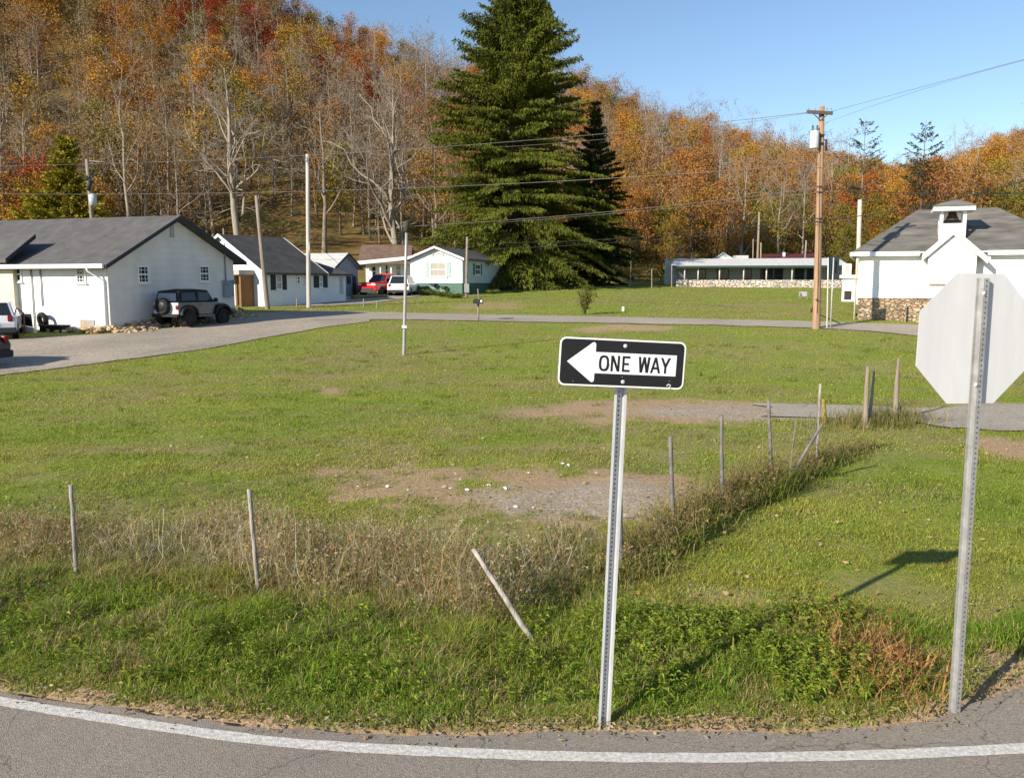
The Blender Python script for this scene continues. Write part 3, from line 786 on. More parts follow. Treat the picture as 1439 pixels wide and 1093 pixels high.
def road_crumbs():
    """dead leaves and straw along the asphalt edge"""
    n = 2600
    x = rg.uniform(-6, 6, n); y = edge_y(x) + rg.normal(.04, .09, n) + np.where(x > 2.3, rg.uniform(-.15, .4, n), 0)
    base = np.stack([x, y, np.full(n, .028)], 1)
    az = rg.uniform(0, 2 * np.pi, n)
    co, tri = kites(base, np.stack([np.cos(az), np.sin(az), rg.uniform(0, .3, n)], 1), rg.uniform(.015, .06, n), rg.uniform(.006, .022, n), rg)
    g = mixc((.30, .21, .11), (.42, .33, .2), rg.uniform(0, 1, n))
    tag(link('leaf_litter', tri_mesh('leaf_litter', co, tri, GM, np.repeat(bladecol(n, g, rg, .25), 4, 0))), 'dead leaves and straw strewn along the asphalt edge', 'litter', kind='stuff')
road_crumbs()

# ================================================================== trees
def rec_tree(rng, base, trunk_h, H_, r0, limbs=7, levels=3, spread=.6, lean=(0, 0), kids=(6, 5, 4), wob=.16, low=.35, trop=.12):
    """branching skeleton: list of (points, radii, level) and twig tips"""
    br = []; tips = []
    def grow(p, d, L, r, lv):
        ns = max(3, min(7, int(L / .8) + 2)); pts = [p.copy()]; rs = [r]; q = p.copy(); dd = d.copy()
        for k in range(ns):
            dd = dd + rng.normal(0, wob * (1 + .4 * lv), 3) + np.array([0, 0, trop]); dd /= np.linalg.norm(dd)
            q = q + dd * L / ns; pts.append(q.copy()); rs.append(r * (1 - .82 * (k + 1) / ns))
        br.append((pts, rs, lv))
        if lv >= levels: tips.append(pts[-1]); tips.append(pts[len(pts) // 2]); return
        for j in range(kids[min(lv, len(kids) - 1)]):
            t = rng.uniform(.25, .98); k = min(int(t * ns), ns - 1); f = t * ns - k
            b = pts[k] * (1 - f) + pts[k + 1] * f
            tg = pts[k + 1] - pts[k]; tg /= np.linalg.norm(tg)
            rv = rng.normal(size=3); rv -= tg * rv.dot(tg); rv /= np.linalg.norm(rv)
            ang = rng.uniform(.5, 1.0)
            nd = tg * math.cos(ang) + rv * math.sin(ang)
            grow(b, nd, L * rng.uniform(.38, .66) * (1.1 - .4 * t), max(rs[k] * .58, .006), lv + 1)
    pts = [np.array(base, float)]; rs = [r0 * 1.35]
    n = 9; q = np.array(base, float)
    for k in range(n):
        t = (k + 1) / n
        q = q + np.array([rng.normal(lean[0], .05) * H_ / n, rng.normal(lean[1], .05) * H_ / n, H_ * .92 / n])
        pts.append(q.copy()); rs.append(r0 * (1 - .9 * t ** 1.2))
    br.append((pts, rs, 0))
    for j in range(limbs):
        t = low + (1 - low) * (j + rng.uniform(.1, .9)) / limbs; k = min(int(t * n), n - 1); f = t * n - k
        b = pts[k] * (1 - f) + pts[k + 1] * f
        az = j * 2.4 + rng.uniform(-.5, .5); el = rng.uniform(.25, .8) + .35 * t
        d = np.array([math.cos(az) * math.cos(el), math.sin(az) * math.cos(el), math.sin(el)])
        grow(b, d, H_ * spread * rng.uniform(.55, .95) * (1.15 - .65 * t), rs[k] * .5, 1)
    return br, np.array(tips)

def tubes_soup(br, sides=(7, 5, 3, 3, 3), rmin=.0):
    V = []; T = []; o = 0
    for pts, rs, lv in br:
        n = sides[min(lv, len(sides) - 1)]; pts = np.array(pts); m = len(pts)
        d = np.gradient(pts, axis=0); d = norm(d)
        ref = np.where(np.abs(d[:, 2:]) > .9, np.array([[1., 0, 0]]), np.array([[0, 0, 1.]]))
        a = norm(np.cross(d, ref)); c = np.cross(d, a)
        t = np.arange(n) * 2 * np.pi / n
        r = np.maximum(np.array(rs), rmin)[:, None, None]
        v = pts[:, None, :] + (a[:, None, :] * np.cos(t)[None, :, None] + c[:, None, :] * np.sin(t)[None, :, None]) * r
        V.append(v.reshape(-1, 3))
        i = np.arange(m - 1)[:, None] * n + np.arange(n)[None]; j = np.arange(m - 1)[:, None] * n + (np.arange(n) + 1)[None] % n
        T.append(np.stack([i, j, j + n, i, j + n, i + n], -1).reshape(-1, 3) + o); o += m * n
    return np.concatenate(V), np.concatenate(T)

def leaf_cloud(tips, rng, per, sig, L, flat=.8):
    b = np.repeat(tips, per, 0); n = len(b)
    b = b + rng.normal(0, sig, (n, 3)) * np.array([1, 1, flat])
    d = rng.normal(0, 1, (n, 3)); d[:, 2] -= .3
    return kites(b, d, rng.uniform(.7, 1.3, n) * L, rng.uniform(.5, .8, n) * L, rng, fold=.4)

def make_tree(name, label, cat, loc, trunk_me, crown_me, rot=0, scale=1, group=None):
    t = thing(name, label, cat, loc, rot, group); t.scale = (scale,) * 3
    link('trunk', trunk_me, t)
    if crown_me: link('crown', crown_me, t)
    return t

# ---- leaf colours
L_ORANGE = leafmat('orange_leaves', [(.32, .14, .035), (.44, .20, .036), (.50, .26, .045), (.36, .20, .06)], .2)
L_RUST = leafmat('rust_leaves', [(.24, .115, .046), (.34, .16, .052), (.38, .18, .052), (.28, .17, .07)], .2)
L_RED = leafmat('red_leaves', [(.22, .03, .016), (.34, .055, .02), (.36, .10, .022), (.24, .06, .025)], .2)
L_GOLD = leafmat('golden_leaves', [(.27, .17, .03), (.37, .22, .035), (.43, .27, .045), (.30, .17, .035)], .2)
L_OLIVE = leafmat('olive_leaves', [(.11, .115, .022), (.18, .165, .028), (.25, .19, .032), (.14, .13, .03)], .2)
L_BROWN = leafmat('sparse_brown_leaves', [(.24, .16, .085), (.31, .19, .085), (.35, .20, .07), (.23, .16, .095)], .2)
L_SPRUCE = leafmat('spruce_needles', [(.07, .084, .017), (.13, .145, .021), (.20, .205, .03), (.30, .265, .048)], .12)
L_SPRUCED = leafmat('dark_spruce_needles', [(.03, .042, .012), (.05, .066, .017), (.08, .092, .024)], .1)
L_FIRTHIN = leafmat('thin_fir_needles', [(.05, .06, .03), (.075, .085, .04), (.10, .095, .05)], .1)
L_CEDAR = leafmat('cedar_sprays', [(.13, .14, .016), (.23, .215, .024), (.33, .27, .035)], .15)
L_HEDGE = leafmat('hedge_leaves', [(.07, .10, .02), (.12, .15, .03), (.17, .17, .05)], .25)
L_SHRUB = leafmat('shrub_leaves', [(.08, .10, .02), (.16, .16, .03), (.24, .17, .04)], .25)

# ---- hillside prototypes: (trunk mesh, crown mesh)
rt = np.random.default_rng(23)
def proto(kind, H_, r0, per, sig, L, bark, leaf, limbs=8, levels=3, spread=.45, low=.3, kids=(5, 4, 3), rmin=.016, wob=.17):
    br, tips = rec_tree(rt, (0, 0, -.6), 0, H_, r0, limbs, levels, spread, (rt.normal(0, .02), rt.normal(0, .02)), kids, wob, low, .12)
    v, t = tubes_soup(br, (6, 4, 3, 3), rmin)
    tm = tri_mesh(kind + '_trunk', v, t, bark, smooth=True)
    cm = None
    if leaf:
        co, tr = leaf_cloud(tips if per > 1 else tips[::4], rt, per, sig, L)
        cm = tri_mesh(kind + '_crown', co, tr, leaf)
    return tm, cm, (v, t), (co, tr) if leaf else None

PROTO = {
    'bare': [proto('bare', 14, .19, 1, .5, .17, BARKG, L_BROWN, 10, 3, .5, .25, (6, 5, 4), .015, .22) for _ in range(4)],
    'bare_pale': [proto('bare_pale', 16, .18, 1, .5, .15, BARKP, L_BROWN, 9, 3, .44, .35, (6, 4, 3), .015, .2) for _ in range(2)],
    'brown': [proto('brown', 12, .15, 6, .6, .24, BARKG, L_BROWN, 10, 2, .6, .22, (8, 5), .015) for _ in range(2)],
    'orange': [proto('orange', 11, .16, 20, .5, .27, BARKD, L_ORANGE, 10, 2, .55, .25, (8, 5), .013) for _ in range(3)],
    'rust': [proto('rust', 11, .16, 17, .52, .26, BARKD, L_RUST, 10, 2, .55, .25, (8, 5), .013) for _ in range(3)],
    'red': [proto('red', 10, .16, 20, .5, .27, BARKD, L_RED, 10, 2, .55, .25, (8, 5), .013) for _ in range(2)],
    'gold': [proto('gold', 11, .16, 20, .5, .27, BARKD, L_GOLD, 10, 2, .55, .22, (8, 5), .013) for _ in range(2)],
    'olive': [proto('olive', 10, .16, 20, .52, .28, BARKD, L_OLIVE, 11, 2, .6, .12, (8, 5), .013) for _ in range(3)],
}
HLAB = {
    'bare': 'bare grey forest tree among the many on the wooded hillside',
    'bare_pale': 'bare pale barked forest tree among the many on the wooded hillside',
    'brown': 'thin brown leaved forest tree among the many on the wooded hillside',
    'orange': 'orange leaved autumn tree among the many on the wooded hillside',
    'rust': 'rust brown leaved autumn tree among the many on the wooded hillside',
    'red': 'red leaved autumn tree among the many on the wooded hillside',
    'gold': 'golden yellow leaved autumn tree among the many on the wooded hillside',
    'olive': 'olive green leaved tree among the many on the wooded hillside',
}
HNAME = {'bare': 'bare_tree', 'bare_pale': 'bare_tree', 'brown': 'brown_leaved_tree', 'orange': 'orange_tree', 'rust': 'rust_tree', 'red': 'red_tree', 'gold': 'golden_tree', 'olive': 'olive_tree'}

def forest():
    pts = []
    Y = 82.0
    while Y < 380:
        st = 3.8 + (Y - 80) * .010
        X = -.85 * Y - 14
        while X < .9 * Y + 14:
            x = X + rt.uniform(-.5, .5) * st; y = Y + rt.uniform(-.5, .5) * st
            X += st * rt.uniform(.8, 1.25)
            u = float(ucol(x, y))
            y1 = np.interp(u, UC, UY1); y3 = np.interp(u, UC, UY3)
            front = np.interp(u, [-400, 60, 300, 335, 420, 560, 600, 680, 800, 880, 1000, 1200, 1500, 1800], [88, 88, 96, 112, 116, 116, 114, 104, 108, 112, 118, 116, 104, 100])
            if y < front or y > y3 + 12: continue
            if abs(u - 715) < 100 and y < 104: continue
            pts.append((x, y, u, (y - y1) / (y3 - y1)))
        Y += st * .92
    pts.sort(key=lambda q: q[1])
    items = []
    for x, y, u, e in pts:
        # which kinds grow where
        n = float(fbm(np.array([x / 22]), np.array([y / 22]), 91, 3)[0])
        L = np.interp(u, [0, 500, 700], [1, 1, 0])               # left hill
        R = np.interp(u, [1120, 1200], [0, 1])
        mid = 1 - L - R if 1 - L - R > 0 else 0
        w = {'bare': .9 * L + .55 * mid + .10 * R, 'bare_pale': .16 * L + .28 * mid + .10 * R, 'brown': .75 * L + .6 * mid + .35 * R, 'orange': .34 * L + .38 * mid + .4 * R,
             'rust': .38 * L + .75 * mid + .5 * R, 'red': .03 * L + .05 * mid + .12 * R, 'gold': .16 * L + .18 * mid + .35 * R, 'olive': .12 * L + .12 * mid + .75 * R}
        if L > .5:
            if e > .50: w['red'] += .8; w['orange'] += .4; w['rust'] += .2; w['bare'] *= .5; w['brown'] *= .5; w['gold'] += .25; w['olive'] += .1
            elif e > .28: w['orange'] *= .8; w['brown'] += .3; w['bare'] *= 1.2
            else: w['bare'] *= 1.1; w['gold'] += .12; w['olive'] += .22; w['brown'] += .55; w['orange'] *= .35; w['rust'] *= .45; w['bare'] *= 1.5
        elif e < .18: w['olive'] += .9; w['gold'] += .3; w['bare_pale'] += .3
        if n > .56: w['red'] *= 1.6; w['orange'] *= 2.2; w['bare'] *= .5
        if n < .42: w['bare'] *= 1.5; w['orange'] *= .4
        ks = list(w); ws = np.array([max(w[k], 0) for k in ks]); k = ks[rt.choice(len(ks), p=ws / ws.sum())]
        sc = rt.uniform(.7, 1.4) * np.interp(y, [90, 140, 330], [1.05, .95, 1.0])
        if k in ('olive', 'gold') and e < .15: sc *= .8
        items.append((k, int(rt.integers(len(PROTO[k]))), x, y, rt.uniform(0, 6.28), sc))
    near, far = items[:290], items[290:]
    first = {}
    for k, i, x, y, r, s in near:
        loc = (x, y, tz(x, y))
        if (k, i) not in first:
            t = make_tree(HNAME[k], HLAB[k], 'tree', loc, PROTO[k][i][0], PROTO[k][i][1], r, s, 'trees on the wooded hillside')
            first[(k, i)] = t
        else:
            t = copy_tree(first[(k, i)]); t.location = loc; t.rotation_euler = (0, 0, r); t.scale = (s,) * 3
    # the rest of the wood, one mass of instanced trees
    col = bpy.data.collections.new('forest_kinds'); idx = {}
    for k in sorted(PROTO):
        for i, (tm, cm, (v, t), lf) in enumerate(PROTO[k]):
            co = np.concatenate([v, lf[0]]); tri = np.concatenate([t, lf[1] + len(v)])
            mi = np.concatenate([np.zeros(len(t), int), np.ones(len(lf[1]), int)])
            me = tri_mesh('forest_kind', co, tri, [tm.materials[0], cm.materials[0]], midx=mi)
            o = bpy.data.objects.new('forest_kind_%02d' % len(idx), me); col.objects.link(o); idx[(k, i)] = len(idx)
    me = bpy.data.meshes.new('forest'); n = len(far)
    me.vertices.add(n)
    me.vertices.foreach_set('co', np.array([(x, y, tz(x, y)) for k, i, x, y, r, s in far], np.float32).ravel())
    def attr(nm, ty, vals):
        a = me.attributes.new(nm, ty, 'POINT')
        a.data.foreach_set('vector' if ty == 'FLOAT_VECTOR' else 'value', np.asarray(vals).ravel())
    attr('rot', 'FLOAT_VECTOR', np.array([(0, 0, q[4]) for q in far], np.float32)); attr('scl', 'FLOAT', np.array([q[5] for q in far], np.float32))
    attr('idx', 'INT', np.array([idx[(q[0], q[1])] for q in far], np.int32))
    o = link('forest', me); tag(o, 'autumn woodland covering the upper slopes and far ridge', 'forest', kind='stuff')
    ng = bpy.data.node_groups.new('forest_scatter', 'GeometryNodeTree')
    ng.interface.new_socket('Geometry', in_out='INPUT', socket_type='NodeSocketGeometry'); ng.interface.new_socket('Geometry', in_out='OUTPUT', socket_type='NodeSocketGeometry')
    N = ng.nodes.new; Lk = ng.links.new
    gi = N('NodeGroupInput'); go = N('NodeGroupOutput'); ip = N('GeometryNodeInstanceOnPoints'); ci = N('GeometryNodeCollectionInfo')
    ci.inputs['Collection'].default_value = col; ci.inputs['Separate Children'].default_value = True; ci.inputs['Reset Children'].default_value = True
    ip.inputs['Pick Instance'].default_value = True
    def na(nm, ty):
        q = N('GeometryNodeInputNamedAttribute'); q.data_type = ty; q.inputs['Name'].default_value = nm
        return next(s for s in q.outputs if s.enabled)
    er = N('FunctionNodeEulerToRotation')
    Lk(gi.outputs[0], ip.inputs['Points']); Lk(ci.outputs[0], ip.inputs['Instance']); Lk(na('idx', 'INT'), ip.inputs['Instance Index'])
    Lk(na('rot', 'FLOAT_VECTOR'), er.inputs[0]); Lk(er.outputs[0], ip.inputs['Rotation']); Lk(na('scl', 'FLOAT'), ip.inputs['Scale'])
    Lk(ip.outputs[0], go.inputs[0])
    md = o.modifiers.new('Scatter', 'NODES'); md.node_group = ng
    print('forest', len(near), len(far))
forest()

# ---- undergrowth at the foot of the wood
def undergrowth():
    n = 5200
    x = rt.uniform(-85, 110, n); y = rt.uniform(86, 150, n); u = ucol(x, y)
    front = np.interp(u, [-400, 60, 300, 335, 420, 560, 600, 680, 800, 880, 1000, 1200, 1500, 1800], [86, 86, 94, 116, 122, 122, 114, 98, 100, 110, 116, 112, 102, 98])
    cl = fbm(x / 6, y / 6, 95, 3)
    k = (y > front - 1) & (y < front + 34) & (rt.uniform(0, 1, n) < cl * 1.6 - .35)
    x, y, cl, u = x[k], y[k], cl[k], u[k]; n = len(x)
    b = np.stack([x, y, terrain(x, y)], 1); m = 90
    bb = np.repeat(b, m, 0)
    s = np.repeat(.5 + cl * 1.3, m)
    d = norm(rt.normal(0, 1, (n * m, 3))); d[:, 2] = np.abs(d[:, 2])
    bb = bb + d * (s * rt.uniform(.2, 1, n * m) ** .5)[:, None] * np.array([1.1, 1.1, 1.5])
    co, tri = kites(bb, d + rt.normal(0, .6, d.shape), rt.uniform(.18, .34, n * m), rt.uniform(.1, .2, n * m), rt)
    pal = np.array([(.10, .10, .02), (.17, .13, .03), (.22, .11, .03), (.07, .085, .02), (.16, .10, .05)])
    c = np.repeat(pal[rt.integers(0, 5, n)], m, 0)
    tag(link('undergrowth', tri_mesh('undergrowth', co, tri, GM, np.repeat(bladecol(n * m, c, rt, .3), 4, 0))), 'low tangled bushes along the foot of the wood', 'undergrowth', kind='stuff')
undergrowth()

# ---- single trees that stand out
def hero_bare(name, label, px, pyb, pyt, Y, r0, seed, limbs=12, spread=.5, low=.22, kids=(6, 5, 4), bark=None, lean=(0, 0), levels=4, leaves=False, rmin=.012, wob=.15):
    b = P(px, pyb, Y); z = tz(b.x, b.y); top = P(px, pyt, Y).z
    rr = np.random.default_rng(seed)
    br, tips = rec_tree(rr, (0, 0, -.4), 0, top - z, r0, limbs, levels, spread, lean, kids, wob, low, .13)
    v, t = tubes_soup(br, (9, 6, 4, 3, 3), rmin)
    cm = None
    if leaves:
        co, tr = leaf_cloud(tips[rr.uniform(0, 1, len(tips)) < .25], rr, 1, .3, .16)
        cm = tri_mesh(name + '_leaves', co, tr, L_BROWN)
    make_tree(name, label, 'tree', (b.x, b.y, z), tri_mesh(name + '_wood', v, t, bark or BARKP, smooth=True), cm)
hero_bare('bare_tree', 'tall bare pale tree with a straight trunk rising behind the grey shingled roof', 332, 345, 60, 92, .46, 4, 15, .46, .26, (7, 6, 4), BARKP, wob=.2)
hero_bare('bare_tree', 'big bare spreading tree with drooping lower limbs left of the tall spruce', 560, 335, 75, 97, .44, 8, 15, .58, .10, (6, 5, 4), lean=(.01, 0), wob=.2)
hero_bare('bare_tree', 'dark trunked bare tree on the grassy slope between the two poles', 455, 322, 110, 106, .32, 12, 12, .5, .25, (6, 5, 3), BARKG)
hero_bare('bare_tree', 'slim bare tree beside the right flank of the big bare spreading tree', 610, 330, 150, 104, .22, 16, 10, .4, .3, (5, 4, 3), BARKG)
hero_bare('bare_tree', 'slender pale bare tree standing over the left cedar', 182, 318, 60, 95, .24, 21, 10, .36, .35, (5, 4, 3))
hero_bare('bare_tree', 'slim pale bare tree at the far left edge of the wood', 36, 318, 130, 94, .2, 25, 9, .36, .35, (5, 4, 3))
hero_bare('bare_tree', 'pale many limbed bare tree rising behind the low porch building', 1040, 380, 215, 118, .26, 31, 12, .5, .2, (5, 5, 3))
hero_bare('bare_tree', 'bare tree with a thin crown right of the utility pole', 1092, 372, 240, 116, .2, 35, 10, .45, .25, (5, 4, 3))

def conifer(name, label, px, pyb, pyt, Y, rad, leaf, seed, whorls=46, per=7, dens=26, droop=.5, spray=.5, sw=.16, prof=None, bark=BARKD, r0=.45, top2=None, ragged=.3, hang=.5, upt=.25):
    rr = np.random.default_rng(seed)
    b = P(px, pyb, Y); z0 = tz(b.x, b.y); hgt = P(px, pyt, Y).z - z0
    br = []; B = []; D = []; Ls = []
    axes = [((0, 0), 0, hgt, 1.0)]
    if top2: axes.append(top2)
    br.append(([np.array([0, 0, -.4 + (hgt + .4) * t]) for t in np.linspace(0, 1, 12)], [r0 * (1 - .97 * t) + .01 for t in np.linspace(0, 1, 12)], 0))
    for (ox, oy), zlo, zhi, k in axes:
        if zlo > 0: br.append(([np.array([ox * s, oy * s, zlo + (zhi - zlo) * s]) for s in np.linspace(0, 1, 8)], [r0 * .45 * (1 - .97 * s) + .01 for s in np.linspace(0, 1, 8)], 0))
        for w in range(whorls):
            t = (w + rr.uniform(0, .9)) / whorls; z = zlo + (zhi - zlo) * t
            tt = z / hgt
            R0 = prof(tt) * rad * k
            for j in range(per):
                az = rr.uniform(0, 2 * math.pi); R = R0 * rr.uniform(1 - ragged, 1 + ragged * .6) + .15
                s_ = (z - zlo) / max(zhi - zlo, .1)
                c0 = np.array([ox * s_ if zlo else 0, oy * s_ if zlo else 0, z])
                pts = []; hd = np.array([math.cos(az), math.sin(az), 0.])
                dr = droop * rr.uniform(.6, 1.3) * (1 - .8 * tt)
                for s in np.linspace(0, 1, 6):
                    zz = (.12 + .5 * tt) * R * s - dr * R * s * s * 1.0 + upt * R * max(0, s - .6) ** 1.3
                    pts.append(c0 + hd * R * s + np.array([0, 0, zz]))
                br.append((pts, [max(.05 * (1 - .85 * s) * min(1, R / 3), .008) for s in np.linspace(0, 1, 6)], 2))
                pts = np.array(pts); m = max(6, int(dens * R))
                s = rr.uniform(.12, 1, m) ** .75 * 5; i = np.minimum(s.astype(int), 4); f = (s - i)[:, None]
                q = pts[i] * (1 - f) + pts[i + 1] * f; tg = norm(pts[i + 1] - pts[i])
                sd = np.sign(rr.normal(size=m))[:, None]; lat = np.cross(tg, np.array([0, 0, 1.]))
                a = rr.uniform(.25, 1.1, m)[:, None]
                d = tg * np.cos(a) + lat * sd * np.sin(a); d[:, 2] += rr.normal(-hang * .8, .35 + hang * .35, m)
                B.append(q + lat * sd * (rr.uniform(0, .12, m)[:, None]) * R); D.append(d); Ls.append(spray * rr.uniform(.5, 1.25, m) * (1.15 - .5 * s / 5))
    v, t = tubes_soup(br, (8, 4, 3), .012)
    B = np.concatenate(B); D = np.concatenate(D); Ls = np.concatenate(Ls)
    co, tr = kites(B, D, Ls, sw * rr.uniform(.6, 1.4, len(B)), rr, droop=.12, fold=.3)
    print(name, len(B))
    make_tree(name, label, 'tree', (b.x, b.y, z0), tri_mesh(name + '_wood', v, t, bark, smooth=True), tri_mesh(name + '_needles', co, tr, leaf))

def p_spruce(t): return (np.interp(t, [0, .05, .12, .25, .47, .65, .76, .84, .94, 1], [.35, .8, .97, 1, .86, .76, .66, .52, .25, .06]))
conifer('spruce_tree', 'huge dark green spruce towering behind the green based white house', 720, 402, -10, 88, 7.9, L_SPRUCE, 3, 66, 11, 42, .6, .54, .125, p_spruce, r0=.62, top2=((2.6, .6), 21, 28.6, .6), ragged=.62, hang=1.15)
def p_dark(t): return np.interp(t, [0, .08, .3, .6, .85, 1], [.5, .9, 1, .62, .24, .06])
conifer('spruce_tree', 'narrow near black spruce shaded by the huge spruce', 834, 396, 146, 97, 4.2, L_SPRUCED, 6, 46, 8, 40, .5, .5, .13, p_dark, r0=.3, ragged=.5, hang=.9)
def p_thin(t): return np.interp(t, [0, .3, .42, .7, .9, 1], [.02, .1, .9, 1, .5, .06])
conifer('fir_tree', 'thin grey see-through fir left of the bell tower', 1206, 372, 165, 108, 3.3, L_FIRTHIN, 9, 24, 5, 8, .15, .5, .13, lambda t: np.interp(t, [0, .45, .5, .62, .75, .9, 1], [.05, .25, .85, 1, .7, .35, .05]), BARKG, .2, ragged=.45, hang=.3, upt=.35)
conifer('fir_tree', 'thin dark fir rising over the school roof beside the bell tower', 1290, 360, 168, 112, 3.2, L_FIRTHIN, 14, 24, 5, 12, .2, .55, .15, lambda t: np.interp(t, [0, .5, .58, .7, .85, 1], [.05, .4, 1, .85, .45, .05]), BARKD, .2, ragged=.4, hang=.35, upt=.3)
conifer('cedar_tree', 'yellow green cedar standing behind the leaning transformer pole', 98, 330, 192, 72, 3.3, L_CEDAR, 17, 30, 11, 40, .1, .5, .2, lambda t: np.interp(t, [0, .25, .5, .62, .72, .85, 1], [.9, 1, .85, .45, .32, .25, .06]), BARKD, .2, ragged=.55, hang=.15, upt=.4)

def bush(name, label, cat, px, py, Y, w, h, leaf, n, L, seed, stems=14):
    rr = np.random.default_rng(seed); b = P(px, py, Y); z = tz(b.x, b.y)
    br = []; tips = []
    for s in range(stems):
        az = rr.uniform(0, 6.28); sp = rr.uniform(.2, 1) * w / 2; pts = []; hh = h * rr.uniform(.6, 1)
        for t in np.linspace(0, 1, 5): pts.append(np.array([math.cos(az) * sp * t ** 1.3, math.sin(az) * sp * t ** 1.3, hh * t - .05]) + rr.normal(0, .04, 3) * t)
        br.append((pts, [.018 * (1 - .8 * t) for t in np.linspace(0, 1, 5)], 1)); tips += pts[2:]
    v, t = tubes_soup(br, (5, 4, 3), .008)
    tips = np.array(tips); k = tips[rr.integers(0, len(tips), n)] + rr.normal(0, 1, (n, 3)) * np.array([w, w, h]) * .09
    co, tr = kites(k, rr.normal(0, 1, (n, 3)) + np.array([0, 0, .3]), L * rr.uniform(.6, 1.3, n), L * .5 * rr.uniform(.6, 1.2, n), rr)
    o = thing(name, label, cat, (b.x, b.y, z)); link('stems', tri_mesh(name + '_stems', v, t, BARKD), o); link('foliage', tri_mesh(name + '_foliage', co, tr, leaf), o)
g = G(822, 442)
bush('shrub', 'lone wispy yellow green shrub at the far roadside', 'shrub', 822, 442, g.y, 1.1, 1.55, L_SHRUB, 900, .12, 4, 22)
bush('shrub', 'red leaved bush showing above the left building roof ridge', 'shrub', 212, 325, 68, 7.5, 4.4, L_RED, 2600, .3, 7, 26)
for i, (px, py, w, h, lb) in enumerate(((598, 415, 2.4, .8, 'low green shrub at the front corner of the green based house'), (622, 417, 2.0, .7, 'low green shrub under the white window of the green based house'),
                                        (640, 419, 1.8, .6, 'low green shrub near the right corner of the green based house'), (690, 413, 1.2, .6, 'small dark shrub by the shaded side wall of the green based house'),
                                        (1090, 401, 3.2, 1.0, 'wide green shrub against the porch wall of the low building'), (1062, 402, 2.2, .8, 'green shrub left of the wide shrub at the porch wall'),
                                        (1122, 401, 3.0, 1.1, 'brownish shrub at the right end of the porch wall'))):
    g = G(px, py); bush('shrub', lb, 'shrub', px, py, g.y, w, h * (.6 if i < 4 else 1), L_HEDGE if i != 6 else L_BROWN, 900, .15, 40 + i, 16)

# ================================================================== buildings
class Frame:
    """a thing with its own axes: x along the front, y into the depth, z up"""
    def __init__(s, name, label, cat, loc, th):
        s.loc = Vector(loc); s.th = th; s.ex = Vector((math.cos(th), math.sin(th), 0)); s.ey = Vector((-math.sin(th), math.cos(th), 0))
        s.o = thing(name, label, cat, loc, th)
    def front(s, px, py, ly=0):
        d = ray(px, py); k = d[0] / d[1]; a = s.loc + s.ey * ly
        l = (k * a.y - a.x) / (s.ex.x - k * s.ex.y); q = a + s.ex * l
        return l, P(px, py, q.y).z - s.loc.z
    def side(s, px, py, lx=0):
        d = ray(px, py); k = d[0] / d[1]; a = s.loc + s.ex * lx
        l = (k * a.y - a.x) / (s.ey.x - k * s.ey.y); q = a + s.ey * l
        return l, P(px, py, q.y).z - s.loc.z

def fmap(face, c):
    if face == 'F': return lambda a, z, n: (a, c - n, z)
    if face == 'R': return lambda a, z, n: (c + n, a, z)
    return lambda a, z, n: (c - n, a, z)

def fbx(mb, fm, a0, a1, z0, z1, n0, n1, m=0):
    vs = [fm(a, z, n) for n in (n0, n1) for z in (z0, z1) for a in (a0, a1)]
    mb.add(vs, [(0, 2, 3, 1), (4, 5, 7, 6), (0, 1, 5, 4), (2, 6, 7, 3), (0, 4, 6, 2), (1, 3, 7, 5)], m)

def window(par, face, c, a0, a1, z0, z1, frame=None, pane=None, nx=2, ny=2, t=.075, sill=True, shut=None, sw=.32):
    frame = frame or WHITEP; pane = pane or GLASS; fm = fmap(face, c)
    a0, a1 = min(a0, a1), max(a0, a1); z0, z1 = min(z0, z1), max(z0, z1)
    b = MB()
    fbx(b, fm, a0, a0 + t, z0, z1, 0, .06); fbx(b, fm, a1 - t, a1, z0, z1, 0, .06)
    fbx(b, fm, a0 + t, a1 - t, z1 - t, z1, 0, .058); fbx(b, fm, a0 + t, a1 - t, z0, z0 + t, 0, .058)
    for i in range(1, nx): a = a0 + (a1 - a0) * i / nx; fbx(b, fm, a - .011, a + .011, z0 + t, z1 - t, .012, .034)
    for i in range(1, ny):
        z = z0 + (z1 - z0) * i / ny; k = .035 if ny % 2 == 0 and i == ny // 2 else .011
        fbx(b, fm, a0 + t, a1 - t, z - k, z + k, .012, .036)
    w = b.build('window', frame, par)
    p = MB(); fbx(p, fm, a0 + t, a1 - t, z0 + t, z1 - t, .003, .016); p.build('pane', pane, w)
    if sill:
        s = MB(); fbx(s, fm, a0 - .06, a1 + .06, z0 - .06, z0, 0, .11); s.build('sill', frame, w)
    if shut:
        for q0, q1 in ((a0 - .03 - sw, a0 - .03), (a1 + .03, a1 + .03 + sw)):
            s = MB(); fbx(s, fm, q0, q1, z0 - .02, z1 + .02, 0, .035)
            n = int((z1 - z0) / .09)
            for i in range(n): z = z0 + (i + .25) * (z1 - z0) / n; fbx(s, fm, q0 + .04, q1 - .04, z, z + .05, .035, .05)
            s.build('shutter', shut, par)
    return w

